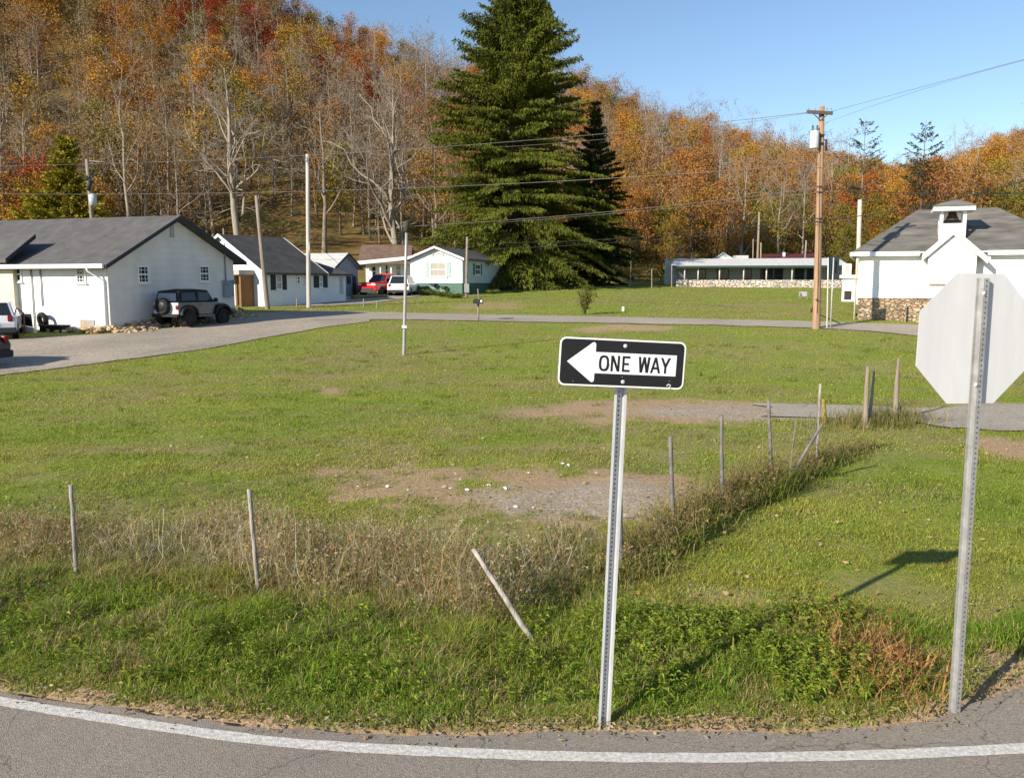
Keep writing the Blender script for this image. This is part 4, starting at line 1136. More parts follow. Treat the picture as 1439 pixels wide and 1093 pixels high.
def gable(par, x0, x1, y0, y1, zb, ze, zr, wall, roof, ridge='x', ov=.4, ovr=.35, trim=None, ze2=None, th=.14, ym=None, wallname='wall', fascia=.16):
    """block with a pitched roof; ridge along x or y"""
    ze2 = ze if ze2 is None else ze2
    if ridge == 'x': A0, A1, B0, B1 = x0, x1, y0, y1; mp = lambda a, b, z: (a, b, z)
    else: A0, A1, B0, B1 = y0, y1, x0, x1; mp = lambda a, b, z: (b, a, z)
    bm = (B0 + B1) / 2 if ym is None else ym
    w = MB(); w.prism([mp(A0, b, z) for b, z in ((B0, zb), (B1, zb), (B1, ze2), (bm, zr), (B0, ze))], Vector(mp(A1, 0, 0)) - Vector(mp(A0, 0, 0)))
    w.build(wallname, wall, par)
    k0 = (zr - ze) / (bm - B0); k1 = (zr - ze2) / (B1 - bm); g = .02
    lo = [(B0 - ov, ze - k0 * ov + g), (bm, zr + g), (B1 + ov, ze2 - k1 * ov + g)]
    r = MB(); r.prism([mp(A0 - ovr, b, z) for b, z in lo + [(b, z + th) for b, z in lo[::-1]]], Vector(mp(A1 + ovr, 0, 0)) - Vector(mp(A0 - ovr, 0, 0)))
    ro = r.build('roof', roof, par)
    if trim:
        for a, s in ((A0 - ovr, -1), (A1 + ovr, 1)):
            f = MB()
            lo2 = [(b, z - fascia + th) for b, z in lo]; hi2 = [(b, z + th + .02) for b, z in lo[::-1]]
            f.prism([mp(a + .003 * s, b, z) for b, z in lo2 + hi2], Vector(mp(.05 * s, 0, 0)) - Vector(mp(0, 0, 0)))
            f.build('rake_board', trim, ro)
    return ro, lo

# ---------------- left building
A = G(155, 467)
W1 = Frame('long_building', 'long white building with a grey shingled roof beside the gravel yard', 'building', A, math.radians(-18))
eave = W1.front(150, 370)[1]; wid = W1.side(328, 400)[0]; eave2 = P(328, 369, (A + W1.ey * wid).y).z - A.z
ridge = W1.side(246, 308)[1]
ro, lo = gable(W1.o, -26, 0, 0, wid, -.9, eave, ridge, WHITE, SHINGLE, 'x', .55, .45, DARKTRIM, eave2 + .1)
b = MB(); b.bx(-26, .004, .15, wid - .004, -.9, eave - .02)                       # block gable wall under the boards
gw = MB(); gw.prism([(.012, 0, -.9), (.012, wid, -.9), (.012, wid, eave2 + .08), (.012, wid / 2, ridge - .02), (.012, 0, eave)], (.03, 0, 0)); gw.build('gable_wall', siding('grey_block_wall', (.78, .735, .665), .32, .07), W1.o)
g = MB(); g.bx(-26.4, .40, -.66, -.551, eave - .22, eave - .04); g.build('gutter', WHITEP, ro)
d = MB(); d.tube([(-.5, -.6, eave - .2), (-.5, -.55, eave - .32), (-.12, -.08, eave - .75), (-.12, -.08, -.2)], .05, 8); d.build('downspout', WHITEP, W1.o)
for (x0, y0, x1, y1, nx, ny) in ((107, 375, 122, 398, 3, 4), (20, 375, 32, 396, 1, 2)):
    a, z1 = W1.front(x0, y0); a2, z0 = W1.front(x1, y1); window(W1.o, 'F', 0, a, a2, z0, z1, nx=nx, ny=ny)
for (x0, y0, x1, y1) in ((191, 373, 208, 398), (278, 373, 293, 396)):
    a, z1 = W1.side(x0, y0); a2, z0 = W1.side(x1, y1); window(W1.o, 'R', .042, a, a2, z0, z1, pane=GLASS, nx=3, ny=4)
# boarded basement window, conduits, vent, electric meters
a, z1 = W1.front(113, 449); a2, z0 = W1.front(134, 466)
b = MB(); fb = fmap('F', 0); fbx(b, fb, a, (a + a2) / 2, z0, z1, 0, .03, 0); fbx(b, fb, (a + a2) / 2, a2, z0, z1, 0, .035, 1); b.build('boarded_window', [mat('tan_board', (.36, .30, .22)), mat('grey_board', (.33, .32, .30))], W1.o)
for px in (44, 57):
    a, z = W1.front(px, 375); a2, z2 = W1.front(px + (5 if px == 44 else 4), 466 if px == 44 else 430)
    b = MB(); b.tube([(a, -.05, z), (a, -.05, z2)], .028, 6); b.build('pipe', GALVD, W1.o)
a, z1 = W1.side(312, 394, .04); a2, z0 = W1.side(326, 417, .04)
fr = fmap('R', .042); b = MB(); fbx(b, fr, a, a2, z0, z1, 0, .16); b.lathe([(.10, 0), (.10, .12), (.0, .12)], (.2, (a + a2) / 2 - .3, z1 - .15), (1, 0, 0), 12); b.lathe([(.09, 0), (.09, .12), (.0, .12)], (.2, (a + a2) / 2 + .3, z1 - .05), (1, 0, 0), 12)
b.tube([(.1, a + .25, z1), (.1, a + .25, ridge - 1.0)], .035, 6); b.build('electric_meter', mat('meter_grey', (.26, .30, .34), .5), W1.o)
a, z = W1.side(241, 320, .042); b = MB(); fbx(b, fr, a - .12, a + .12, z - .45, z + .15, 0, .05); b.build('gable_vent', mat('vent_grey', (.40, .40, .39)), W1.o)
# cream wing at the left edge
a, z1 = W1.front(16.5, 368, -.25)
b = MB(); b.bx(a - 9, a, -.25, -.003, -.9, z1 - .05); b.build('wing_wall', CREAM, W1.o)
zt = W1.front(24, 334, .9)[1]
b = MB(); b.prism([(a - 9, -.75, z1 - .05), (a - 9, -.75, z1 + .1), (a - 9, .9, zt + .12), (a - 9, .9, zt - .03)], (9.2, 0, 0)); b.build('wing_roof', SHINGLE, W1.o)
b = MB(); b.prism([(a + .203, -.77, z1 - .07), (a + .203, -.77, z1 + .12), (a + .203, .9, zt + .14), (a + .203, .9, zt - .05)], (.05, 0, 0)); b.build('rake_board', DARKTRIM, W1.o)

# ---------------- white block house with shutters
Cn = G(373, 431)
R_ = G(490, 423.5); th2 = math.atan2(R_.y - Cn.y, R_.x - Cn.x)
W2 = Frame('block_house', 'white house with a dark grey roof and black shutters beyond the gravel yard', 'house', Cn, th2)
Ltot = (R_ - Cn).length; xm = W2.front(452, 400)[0]
ez = W2.front(373, 382)[1]; rz = ez + 2.35
wallw = mat('whitewashed_block', (.74, .76, .78), .7, .06, 1.5, bump=.2)
gable(W2.o, 0, xm, 0, 7.6, -.6, ez, rz, wallw, SHINGLE2, 'x', .35, .3, WHITEP)
b = MB(); b.bx(xm + .002, Ltot, .25, 6.5, -.6, ez - .12); b.build('annex_wall', wallw, W2.o)
b = MB(); b.prism([(xm + .05, -.1, ez - .22), (xm + .05, -.1, ez - .08), (xm + .05, 4.0, ez + .95), (xm + .05, 7, ez + .3), (xm + .05, 7, ez - .1)], (Ltot - xm + .4, 0, 0)); b.build('annex_roof', SHINGLE2, W2.o)
a0, z1 = W2.front(387, 386); a1, z0 = W2.front(396, 407); window(W2.o, 'F', 0, a0, a1, z0, z1, pane=GLASSL, nx=2, ny=2, shut=SHUT, sw=.42)
a0, z1 = W2.front(416.5, 388); a1, z0 = W2.front(421.5, 399); window(W2.o, 'F', 0, a0, a1, z0, z1, nx=1, ny=2)
a0, z1 = W2.front(427.5, 388); a1, z0 = W2.front(431, 400); window(W2.o, 'F', 0, a0, a1, z0, z1, nx=1, ny=2)
a0, z1 = W2.front(448, 388); a1, z0 = W2.front(453, 404); window(W2.o, 'F', 0, a0, a1, z0, z1, pane=GLASSL, nx=1, ny=2, shut=SHUT, sw=.5)
a0, z1 = W2.front(477, 389, .25); a1, z0 = W2.front(482, 413, .25)
fm = fmap('F', .25); b = MB(); fbx(b, fm, a0, a1, z0, z1, 0, .05); dr = b.build('door', mat('door_grey', (.46, .47, .45)), W2.o); b = MB(); fbx(b, fm, a0 + .15, a1 - .15, (z0 + z1) / 2, z1 - .2, .051, .06); b.build('door_glass', GLASSL, dr)
# side porch with the brown door on the sunlit gable
yy0 = W2.side(355, 400, 0)[0]; yy1 = W2.side(330, 400, 0)[0] + .4
fl = fmap('L', 0); zt = W2.side(355, 386, -.9)[1]
b = MB(); fbx(b, fl, yy0 + .25, yy0 + 1.6, -.1, zt - .1, 0, .06); b.build('door', WOODB, W2.o)
b = MB(); fbx(b, fl, yy0 - .1, yy0 + .05, -.3, zt, 0, 1.1); b.build('porch_side', WOODB, W2.o)
b = MB(); fbx(b, fl, yy0 - .2, yy1 + .6, zt, zt + .3, 0, 1.3); b.build('porch_roof', mat('porch_fascia', (.45, .40, .35)), W2.o)
b = MB(); b.tube([(-1.2, yy0 + 1.7, -.3), (-1.2, yy0 + 1.7, zt)], .09, 8); b.build('porch_post', WHITEP, W2.o)

# ---------------- pale roofed shed
S0 = P(470, 424, 68); S0.z = tz(S0.x, S0.y)
W3 = Frame('shed', 'blue grey shed with a pale metal roof behind the block house', 'shed', S0, math.radians(-20))
ez = W3.side(471, 376)[1]; wd = W3.side(503, 400)[0]; rz = W3.side(488, 358.5)[1]
gable(W3.o, -9, 0, 0, wd, -.5, ez, rz, GREYBLUE, ROOFMETAL, 'x', .3, .3, DARKTRIM)
a0, z1 = W3.side(495, 388); a1, z0 = W3.side(500, 417); b = MB(); fm = fmap('R', 0); fbx(b, fm, a0, a1, z0, z1, 0, .05); b.build('door', DARKTRIM, W3.o)
a0, z = W3.side(489, 391); b = MB(); fbx(b, fm, a0 - .15, a0 + .25, z - .45, z + .15, 0, .14); b.build('lamp', DARKTRIM, W3.o)

# ---------------- white house on a green base
Cg = G(650, 414.5)
W4 = Frame('green_base_house', 'small white house on a green basement with a three part front window', 'house', Cg, math.radians(-15))
wf = W4.front(577, 390)[0]; dp = W4.side(713.5, 390)[0]; ez = W4.front(650, 364)[1]; rz = W4.front((650 + 576) / 2, 349)[1]
sk = W4.front(640, 398)[1]
gable(W4.o, wf, 0, 0, dp, sk, ez, rz, siding('white_vinyl', (.78, .80, .80)), SHINGLE, 'y', .3, .4, WHITEP)
b = MB(); b.bx(wf + .02, -.02, .02, dp - .02, -.8, sk - .002); b.build('basement', GREENSKIRT, W4.o)
b = MB(); fm = fmap('R', 0); fbx(b, fm, .04, dp, sk + .002, ez - .05, .001, .03); b.build('side_wall', siding('painted_shade_siding', (.52, .60, .60)), W4.o)  # shade of the side wall painted in as a darker blue-green siding
a0, z1 = W4.front(604, 368.5); a1, z0 = W4.front(628, 389.5); window(W4.o, 'F', 0, a0, a1, z0, z1, pane=GLASSW, nx=2, ny=2, t=.12, shut=SHUTL, sw=.36)
b = MB(); z = W4.front(607, 356)[1]; fbx(b, fmap('F', 0), (a0 + a1) / 2 - .5, (a0 + a1) / 2 + .5, z - .1, z, 0, .05); fbx(b, fmap('F', 0), (a0 + a1) / 2 - .55, (a0 + a1) / 2 - .4, z - .25, z - .1, 0, .05); fbx(b, fmap('F', 0), (a0 + a1) / 2 + .4, (a0 + a1) / 2 + .55, z - .25, z - .1, 0, .05); b.build('gable_ornament', mat('ornament_grey', (.4, .38, .34)), W4.o)
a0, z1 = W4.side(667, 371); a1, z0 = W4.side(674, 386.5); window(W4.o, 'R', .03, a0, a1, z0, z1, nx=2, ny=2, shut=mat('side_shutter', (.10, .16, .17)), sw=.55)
a0, z1 = W4.side(694, 370); a1, z0 = W4.side(700, 395); b = MB(); fm = fmap('R', .03); fbx(b, fm, a0, a1, z0, z1, 0, .05); b.build('door', mat('pale_door', (.52, .54, .60)), W4.o)
b = MB(); fbx(b, fm, a1 - .5, a1 + 3.6, z0 - 1.6, z0 - .1, 0, 1.0); b.build('side_porch', DARKTRIM, W4.o)
b = MB(); fbx(b, fm, a1 + .6, a1 + 2.4, z0 - .1, z0 + 1.2, 0, .5); b.build('porch_box', DARKTRIM, W4.o)
for px0, px1, py in ((604, 616, 400), (619, 630, 404)):          # hooded basement openings
    a0, z1 = W4.front(px0, py); a1, z0 = W4.front(px1, py + 7); fm = fmap('F', .02)
    b = MB(); fbx(b, fm, a0, a1, z0, z1, 0, .03); wq = b.build('basement_window', mat('green_grey', (.22, .30, .26)), W4.o)
    b = MB(); n = 10
    pts = [fm(a0 + (a1 - a0) * .15 + (a1 - a0) * .7 * i / n, z1 + .1 - .28 * math.sin(math.pi * i / n), .03) for i in range(n + 1)]
    b.prism(pts, (0, -.45, 0)); b.build('awning', DARKTRIM, wq)

# ---------------- low brown roofed house behind the cars
S5 = P(508, 409, 83); S5.z = tz(S5.x, S5.y)
W5 = Frame('low_house', 'low white house with a brown roof and white eave board behind the parked cars', 'house', S5, math.radians(3))
L5 = W5.front(579, 390)[0]; ez = W5.front(508, 371)[1]
b = MB(); b.bx(0.3, L5, 1.3, 6.5, -.5, ez); b.build('wall', WHITEP, W5.o)
b = MB(); b.prism([(-.3, -.4, ez), (-.3, -.4, ez + .2), (-.3, 3.5, ez + 2.0), (-.3, 7, ez + .3), (-.3, 7, ez)], (L5 + .2, 0, 0)); rf = b.build('roof', BROWNROOF, W5.o)
b = MB(); b.prism([(-.3, -.45, ez - .08), (-.3, -.45, ez + .26), (L5 - .1, -.45, ez + .76), (L5 - .1, -.45, ez + .42)], (0, .045, 0)); b.build('eave_board', WHITEP, rf)
for px in (518, 535, 550):
    a, _ = W5.front(px, 390, .1); b = MB(); b.tube([(a, .1, -.3), (a, .1, ez + .1)], .07, 8); b.build('porch_post', WHITEP, W5.o)
for x0, x1, y0, y1, q in ((522, 529, 374, 389, GLASS), (541, 546, 372, 388, GLASS), (556, 564, 372, 388, GLASSL), (567, 573, 373, 388, GLASSL)):
    a0, z1 = W5.front(x0, y0, 1.3); a1, z0 = W5.front(x1, y1, 1.3); window(W5.o, 'F', 1.3, a0, a1, z0, z1, pane=q, nx=1, ny=2)

# ---------------- low porch building
S6 = P(950, 403.5, 92.5); S6.z = tz(S6.x, S6.y); E6 = P(1186, 403.5, 88.6)
W6 = Frame('porch_building', 'long low grey building with a metal porch roof and pale stone parapet across the lawn', 'building', S6, math.atan2(E6.y - S6.y, E6.x - S6.x))
L6 = W6.front(1186, 400)[0]; ez = W6.front(950, 374)[1]; et = W6.front(950, 364)[1]
b = MB(); b.bx(.2, L6, 2.6, 8, -.4, ez + .12); b.build('wall', mat('grey_wall', (.27, .30, .32), .7, .1, 1), W6.o)
b = MB(); b.prism([(-.6, -.35, ez - .05), (-.6, -.35, ez + .05), (-.6, 8.2, ez + .98), (-.6, 8.2, ez + .85)], (L6 + 1, 0, 0)); rf = b.build('porch_roof', mat('silver_roof', (.66, .64, .61), .6, .12, 1.2, metal=0, stretch=(3, .4, 1)), W6.o)
b = MB(); b.bx(-.62, L6 + .42, -.42, -.352, ez - .2, ez + .03); b.build('eave_board', GREENTRIM, rf)
b = MB(); b.bx(0, L6, 0, .3, -.4, W6.front(960, 393.5)[1]); b.build('stone_parapet', STONEP, W6.o)
for px in (962, 981, 1011, 1045, 1077, 1113, 1150):
    a, _ = W6.front(px, 390, .1); b = MB(); b.tube([(a, .15, .6), (a, .15, ez - .05)], .075, 8); b.build('porch_post', mat('post_white', (.55, .53, .5)) if px == 962 else bpy.data.materials['post_white'], W6.o)
for x0, x1 in ((982, 992), (1008, 1024), (1046, 1056), (1069, 1086), (1088, 1100), (1117, 1130), (1134, 1146)):
    a0, z1 = W6.front(x0, 377.5, 2.6); a1, z0 = W6.front(x1, 393, 2.6); window(W6.o, 'F', 2.6, a0, a1, z0, z1, frame=DARKTRIM, nx=2, ny=1, sill=False)
def far_block(name, label, cat, x0, x1, yb, yt, Y, dep, wall, roof, rh=0, hide=0):
    a = P(x0, yb, Y); a.z = min(tz(a.x, a.y), a.z); q = Frame(name, label, cat, a, -.22); l, zt = q.front(x1, yt)
    if rh: gable(q.o, 0, l, 0, dep, -.4, zt - rh, zt, wall, roof, 'y', .2, .2)
    else:
        b = MB(); b.bx(0, l, 0, dep, -.4, zt - .15); b.build('wall', wall, q.o)
        b = MB(); b.bx(-.15, l + .15, -.15, dep + .15, zt - .149, zt); b.build('roof', roof, q.o)
    return q
q = far_block('outbuilding', 'plain pale block outbuilding at the left end of the low porch building', 'building', 934, 962, 385, 363.5, 101, 6, mat('pale_block', (.60, .59, .56), .8, .1, 1), CONC)
a0, z1 = q.front(949, 372); a1, z0 = q.front(955, 383); b = MB(); fbx(b, fmap('F', 0), a0, a1, z0, z1, 0, .05); b.build('door', mat('weathered_door', (.42, .40, .37)), q.o)
q = far_block('gabled_annex', 'white gabled roof annex showing above the long porch roof', 'building', 1002, 1030, 392, 356.2, 104, 9, WHITEP, mat('white_metal', (.66, .67, .68), .5), .75)
b = MB(); a0, z1 = q.front(1030.5, 359); a1, z0 = q.front(1051, 392); b.bx(a0, a1, .5, 8, z0, z1); b.build('side_wing', ROOFMETAL, q.o)
q = far_block('red_roof_house', 'house with a dark red metal roof behind the low porch building', 'house', 1070, 1150, 392, 362, 106, 6, mat('dull_wall', (.3, .28, .26)), REDROOF)
a0, z1 = q.front(1068, 357, 3); a1, z0 = q.front(1152, 363, 0); b = MB(); b.prism([(a0, -.3, z0), (a0, 3, z1), (a0, 6.3, z0)], (a1 - a0, 0, 0)); b.build('pitched_roof', REDROOF, q.o)
a0, z1 = q.front(1100, 357, 1.2); b = MB(); b.bx(a0, a0 + .3, 1.1, 1.4, z0, z1 + .2); b.build('vent_pipe', WHITEP, q.o)

# ---------------- white schoolhouse with the bell tower
S7 = P(1203, 449, 42.8); S7.z = tz(S7.x, S7.y)
W7 = Frame('schoolhouse', 'white schoolhouse with a hipped grey roof, stone footing and open bell tower', 'schoolhouse', S7, math.radians(-23))
D7 = 10.5; o7 = W7.o
ez = W7.front(1203, 356)[1]; fz = W7.front(1203, 418.5)[1]; rz = W7.front(1340, 293.5, 5.25)[1]
i0 = W7.front(1290, 293.5, 5.25)[0]; i1 = W7.front(1402, 293.5, 5.25)[0]
L7 = i0 + i1; print('L7', L7, i0, i1)
xa, xb = W7.front(1304, 380, -.9)[0], W7.front(1371.5, 380, -.9)[0]; bf = -.9
b = MB(); b.bx(0, L7, 0, D7, fz, ez); b.build('wall', siding('schoolhouse_boards', (.82, .82, .815), .11, .02), o7)
b = MB(); b.bx(.06, L7 - .06, .06, D7 - .06, -1.2, fz - .002); b.build('stone_footing', STONEW, o7)
e = .38; t = .13
def hip(b, z0, zr, x0, x1, y0, y1, r0, r1, m=0):
    ym = (y0 + y1) / 2
    b.add([(x0, y0, z0), (x1, y0, z0), (x1, y1, z0), (x0, y1, z0), (r0, ym, zr), (r1, ym, zr)], [(0, 1, 5, 4), (2, 3, 4, 5), (1, 2, 5), (3, 0, 4), (0, 3, 2, 1)], m)
b = MB(); hip(b, ez + .03, rz, -e, L7 + e, -e, D7 + e, i0, i1); rf = b.build('roof', SCHOOLROOF, o7)
for nm, q in (('eave_board', [(-e - .03, xa - .36, -e - .06, -e - .003, ez - .16, ez + .05), (xb + .5, L7 + e, -e - .06, -e - .003, ez - .16, ez + .05)]), ('eave_board', [(-e - .06, -e - .003, -e, D7 + e, ez - .16, ez + .05)])):
    b = MB()
    for k in q: b.bx(*k)
    b.build(nm, WHITEP, rf)
b = MB(); b.bx(-e, L7 + e, -e, -.003, ez - .035, ez + .028); b.build('soffit', WHITEP, rf)
# projecting entrance bay with its own small gable
gz = W7.front(1340, 321, bf)[1]
xm7 = W7.front(1340, 321, bf)[0]
b = MB(); b.prism([(xa, bf, fz + .02), (xb, bf, fz + .02), (xb, bf, ez), (xm7, bf, gz - .16), (xa, bf, ez)], (0, -bf + 1.6, 0)); b.build('entrance_bay', bpy.data.materials['schoolhouse_boards'], o7)
b = MB(); b.bx(xa + .05, xb - .05, bf + .05, .05, -1.2, fz + .018); b.build('bay_footing', STONEW, o7)
k = (gz - .16 - ez) / (xm7 - xa)
rf2 = MB()
pts = [(xa - .3, ez - .3 * k), (xm7, gz - .14), (xb + .45, ez - .45 * k)]
rf2.prism([(x, bf - .16, z + .01) for x, z in pts] + [(x, bf - .16, z + .14) for x, z in pts[::-1]], (0, 3.0, 0)); r2 = rf2.build('bay_roof', SCHOOLROOF, o7)
b = MB(); b.prism([(x, bf - .20, z - .16) for x, z in pts] + [(x, bf - .20, z + .15) for x, z in pts[::-1]], (0, .037, 0)); b.build('rake_board', WHITEP, r2)
# bell tower
ta, tb = W7.front(1320, 320, 1.0)[0], W7.front(1357.5, 320, 1.0)[0]; ty0, ty1 = 1.0, 1.0 + (tb - ta)
z0 = ez; zs = W7.front(1340, 314, 1.0)[1]; zh = W7.front(1340, 296.5, 1.0)[1]; zp = W7.front(1340, 279.5, 1.9)[1]
b = MB(); b.bx(ta, tb, ty0, ty1, z0 + .1, zs); tw = b.build('bell_tower', WHITEP, o7)
for x in (ta, tb - .15):
    for y in (ty0, ty1 - .15):
        b = MB(); b.bx(x, x + .15, y, y + .15, zs + .001, zh); b.build('tower_post', WHITEP, tw)
b = MB(); b.bx(ta - .34, tb + .34, ty0 - .34, ty1 + .34, zh + .001, zh + .22); b.build('tower_eave', WHITEP, tw)
b = MB(); hip(b, zh + .223, zp, ta - .42, tb + .42, ty0 - .42, ty1 + .42, (ta + tb) / 2 - .01, (ta + tb) / 2 + .01); b.build('tower_roof', SCHOOLROOF, tw)
b = MB(); bz = zs + .16; b.lathe([(.36, 0), (.30, .06), (.22, .25), (.17, .42), (.08, .48), (0, .48)], ((ta + tb) / 2, (ty0 + ty1) / 2, bz), (0, 0, 1), 18); b.bx(ta + .3, tb - .3, (ty0 + ty1) / 2 - .06, (ty0 + ty1) / 2 + .06, zs + .04, zs + .14); b.build('bell', mat('dark_bronze', (.07, .055, .04), .5, metal=.5), tw)
# corner boards, downpipe, ledge
b = MB(); b.tube([(-.07, -.3, ez - .1), (-.09, -.1, ez - .45), (-.09, -.1, -.3)], .045, 8); b.build('downpipe', mat('cream_pipe', (.62, .57, .48)), o7)
a0, z = W7.front(1305, 398, bf); a1, _ = W7.front(1332, 399, bf); b = MB(); b.bx(a0, a1, bf - .16, bf - .003, z - .06, z); b.build('ledge', mat('tan_ledge', (.5, .44, .34)), o7)
a0, z = W7.front(1268, 425, -.3); b = MB(); b.bx(a0, a0 + .9, -.45, .05, -.8, z - .1); b.build('stone_buttress', STONEW, o7)
a0, z = W7.front(1272, 420, -.5); b = MB(); b.tube([(a0 + .12, -.5, -.4), (a0 + .12, -.5, z - .4)], .04, 6); b.build('vent_pipe', DARKTRIM, o7)
# small side landing at the left end
b = MB(); z1 = W7.front(1184, 391, 1.5)[1]; a0 = W7.front(1184, 391, 1.5)[0]; z0 = W7.front(1184, 421, 1.5)[1]
b.bx(a0, -.002, 1.5, 4, z0 - .1, z1); b.build('side_landing', WHITEP, o7)
b = MB(); a1, q1 = W7.front(1186.5, 409, 1.49); a2, q2 = W7.front(1196, 421, 1.49); b.bx(a1, a2, 1.46, 1.498, q2, q1); b.build('landing_hatch', HOLE, o7)
b = MB(); a1, q1 = W7.front(1180, 387, 1.3); b.bx(a1, -.002, 1.3, 4, z1 + .001, z1 + .16); b.build('landing_deck', WHITEP, o7)
a1, q1 = W7.front(1185, 372, 1.6); b = MB(); b.tube([(a1 + .1, 1.6, z1 + .1), (a1 + .1, 1.6, q1)], .06, 6); b.build('landing_post', WHITEP, o7)
b = MB(); a1, q1 = W7.front(1184, 371, 2.5); a2, q2 = W7.front(1196, 387, 2.5); b.bx(a1, a2, 2.5, 2.56, q2, q1); w_ = b.build('landing_sash', WHITEP, o7)
b = MB(); b.bx(a1 + .12, a2 - .12, 2.47, 2.497, q2 + .12, q1 - .1); b.build('pane', GLASSW, w_)

# ================================================================== rubble bank along the left building
def rubble():
    rr = np.random.default_rng(77); ico = []
    f = (1 + 5 ** .5) / 2
    V = norm(np.array([(-1, f, 0), (1, f, 0), (-1, -f, 0), (1, -f, 0), (0, -1, f), (0, 1, f), (0, -1, -f), (0, 1, -f), (f, 0, -1), (f, 0, 1), (-f, 0, -1), (-f, 0, 1)]))
    T = np.array([(0, 11, 5), (0, 5, 1), (0, 1, 7), (0, 7, 10), (0, 10, 11), (1, 5, 9), (5, 11, 4), (11, 10, 2), (10, 7, 6), (7, 1, 8), (3, 9, 4), (3, 4, 2), (3, 2, 6), (3, 6, 8), (3, 8, 9), (4, 9, 5), (2, 4, 11), (6, 2, 10), (8, 6, 7), (9, 8, 1)])
    parts = []
    n = 900
    for i in range(n):
        if i < 640:      # along the gable
            t = rr.uniform(-.3, wid + .3); q = W1.loc + W1.ey * t + W1.ex * (abs(rr.normal(0, .55)) + .02); hh = .42 * math.exp(-((q - W1.loc).dot(W1.ex) / .6) ** 2) * min(1, .55 + t / 6)
        else:            # tailing off along the front wall
            t = rr.uniform(0, 1) ** 1.5 * 3.1; q = W1.loc - W1.ex * t - W1.ey * (abs(rr.normal(0, .35)) + .02); hh = .2 * max(0, 1 - t / 3)
        g = Vector((q.x, q.y, tz(q.x, q.y))); s = rr.uniform(.05, .17)
        v = V * (1 + rr.uniform(-.28, .28, (12, 1))) * s * np.array([1, rr.uniform(.6, 1), rr.uniform(.45, .8)])
        a = rr.uniform(0, 6.28); v = v @ np.array([[math.cos(a), -math.sin(a), 0], [math.sin(a), math.cos(a), 0], [0, 0, 1]])
        v += np.array([g.x, g.y, g.z + .04 + rr.uniform(0, 1) ** 1.5 * hh])
        c = np.array([(.52, .38, .21), (.42, .28, .14), (.62, .50, .35), (.38, .30, .21)][rr.integers(4)]) * rr.uniform(.7, 1.15)
        parts.append((v, T, np.tile(c, (12, 1))))
    co, tri, col = join_soup(parts)
    tag(link('rubble', tri_mesh('rubble', co, tri, leafmat('rubble_stone', None, .0, use_attr=True), col)), 'bank of tan broken stones along the foot of the long white building', 'rubble', kind='stuff')
rubble()

# ================================================================== vehicles
def wheel(par, x, y, r, w, rim, side, parts=True, name='wheel'):
    b = MB(); b.lathe([(r * .62, -w / 2), (r * .95, -w / 2), (r, -w * .36), (r, w * .36), (r * .95, w / 2), (r * .62, w / 2), (r * .6, w * .3)], (x, y, r), (0, side, 0), 24)
    t = b.build(name, TYRE, par)
    b = MB(); b.lathe([(r * .62, w * .40), (r * .56, w * .44), (r * .5, w * .30), (r * .2, w * .34), (r * .16, w * .42), (0, w * .42)], (x, y, r), (0, side, 0), 20)
    for k in range(5):
        a = k * 2 * math.pi / 5; M = Matrix.Translation((x, y, r)) @ Matrix.Rotation(a, 4, 'Y')
        b.bx(r * .12, r * .54, side * w * .30 - .012, side * w * .42, -.035, .035, 0, M)
    b.build('rim', rim, t)
    return t

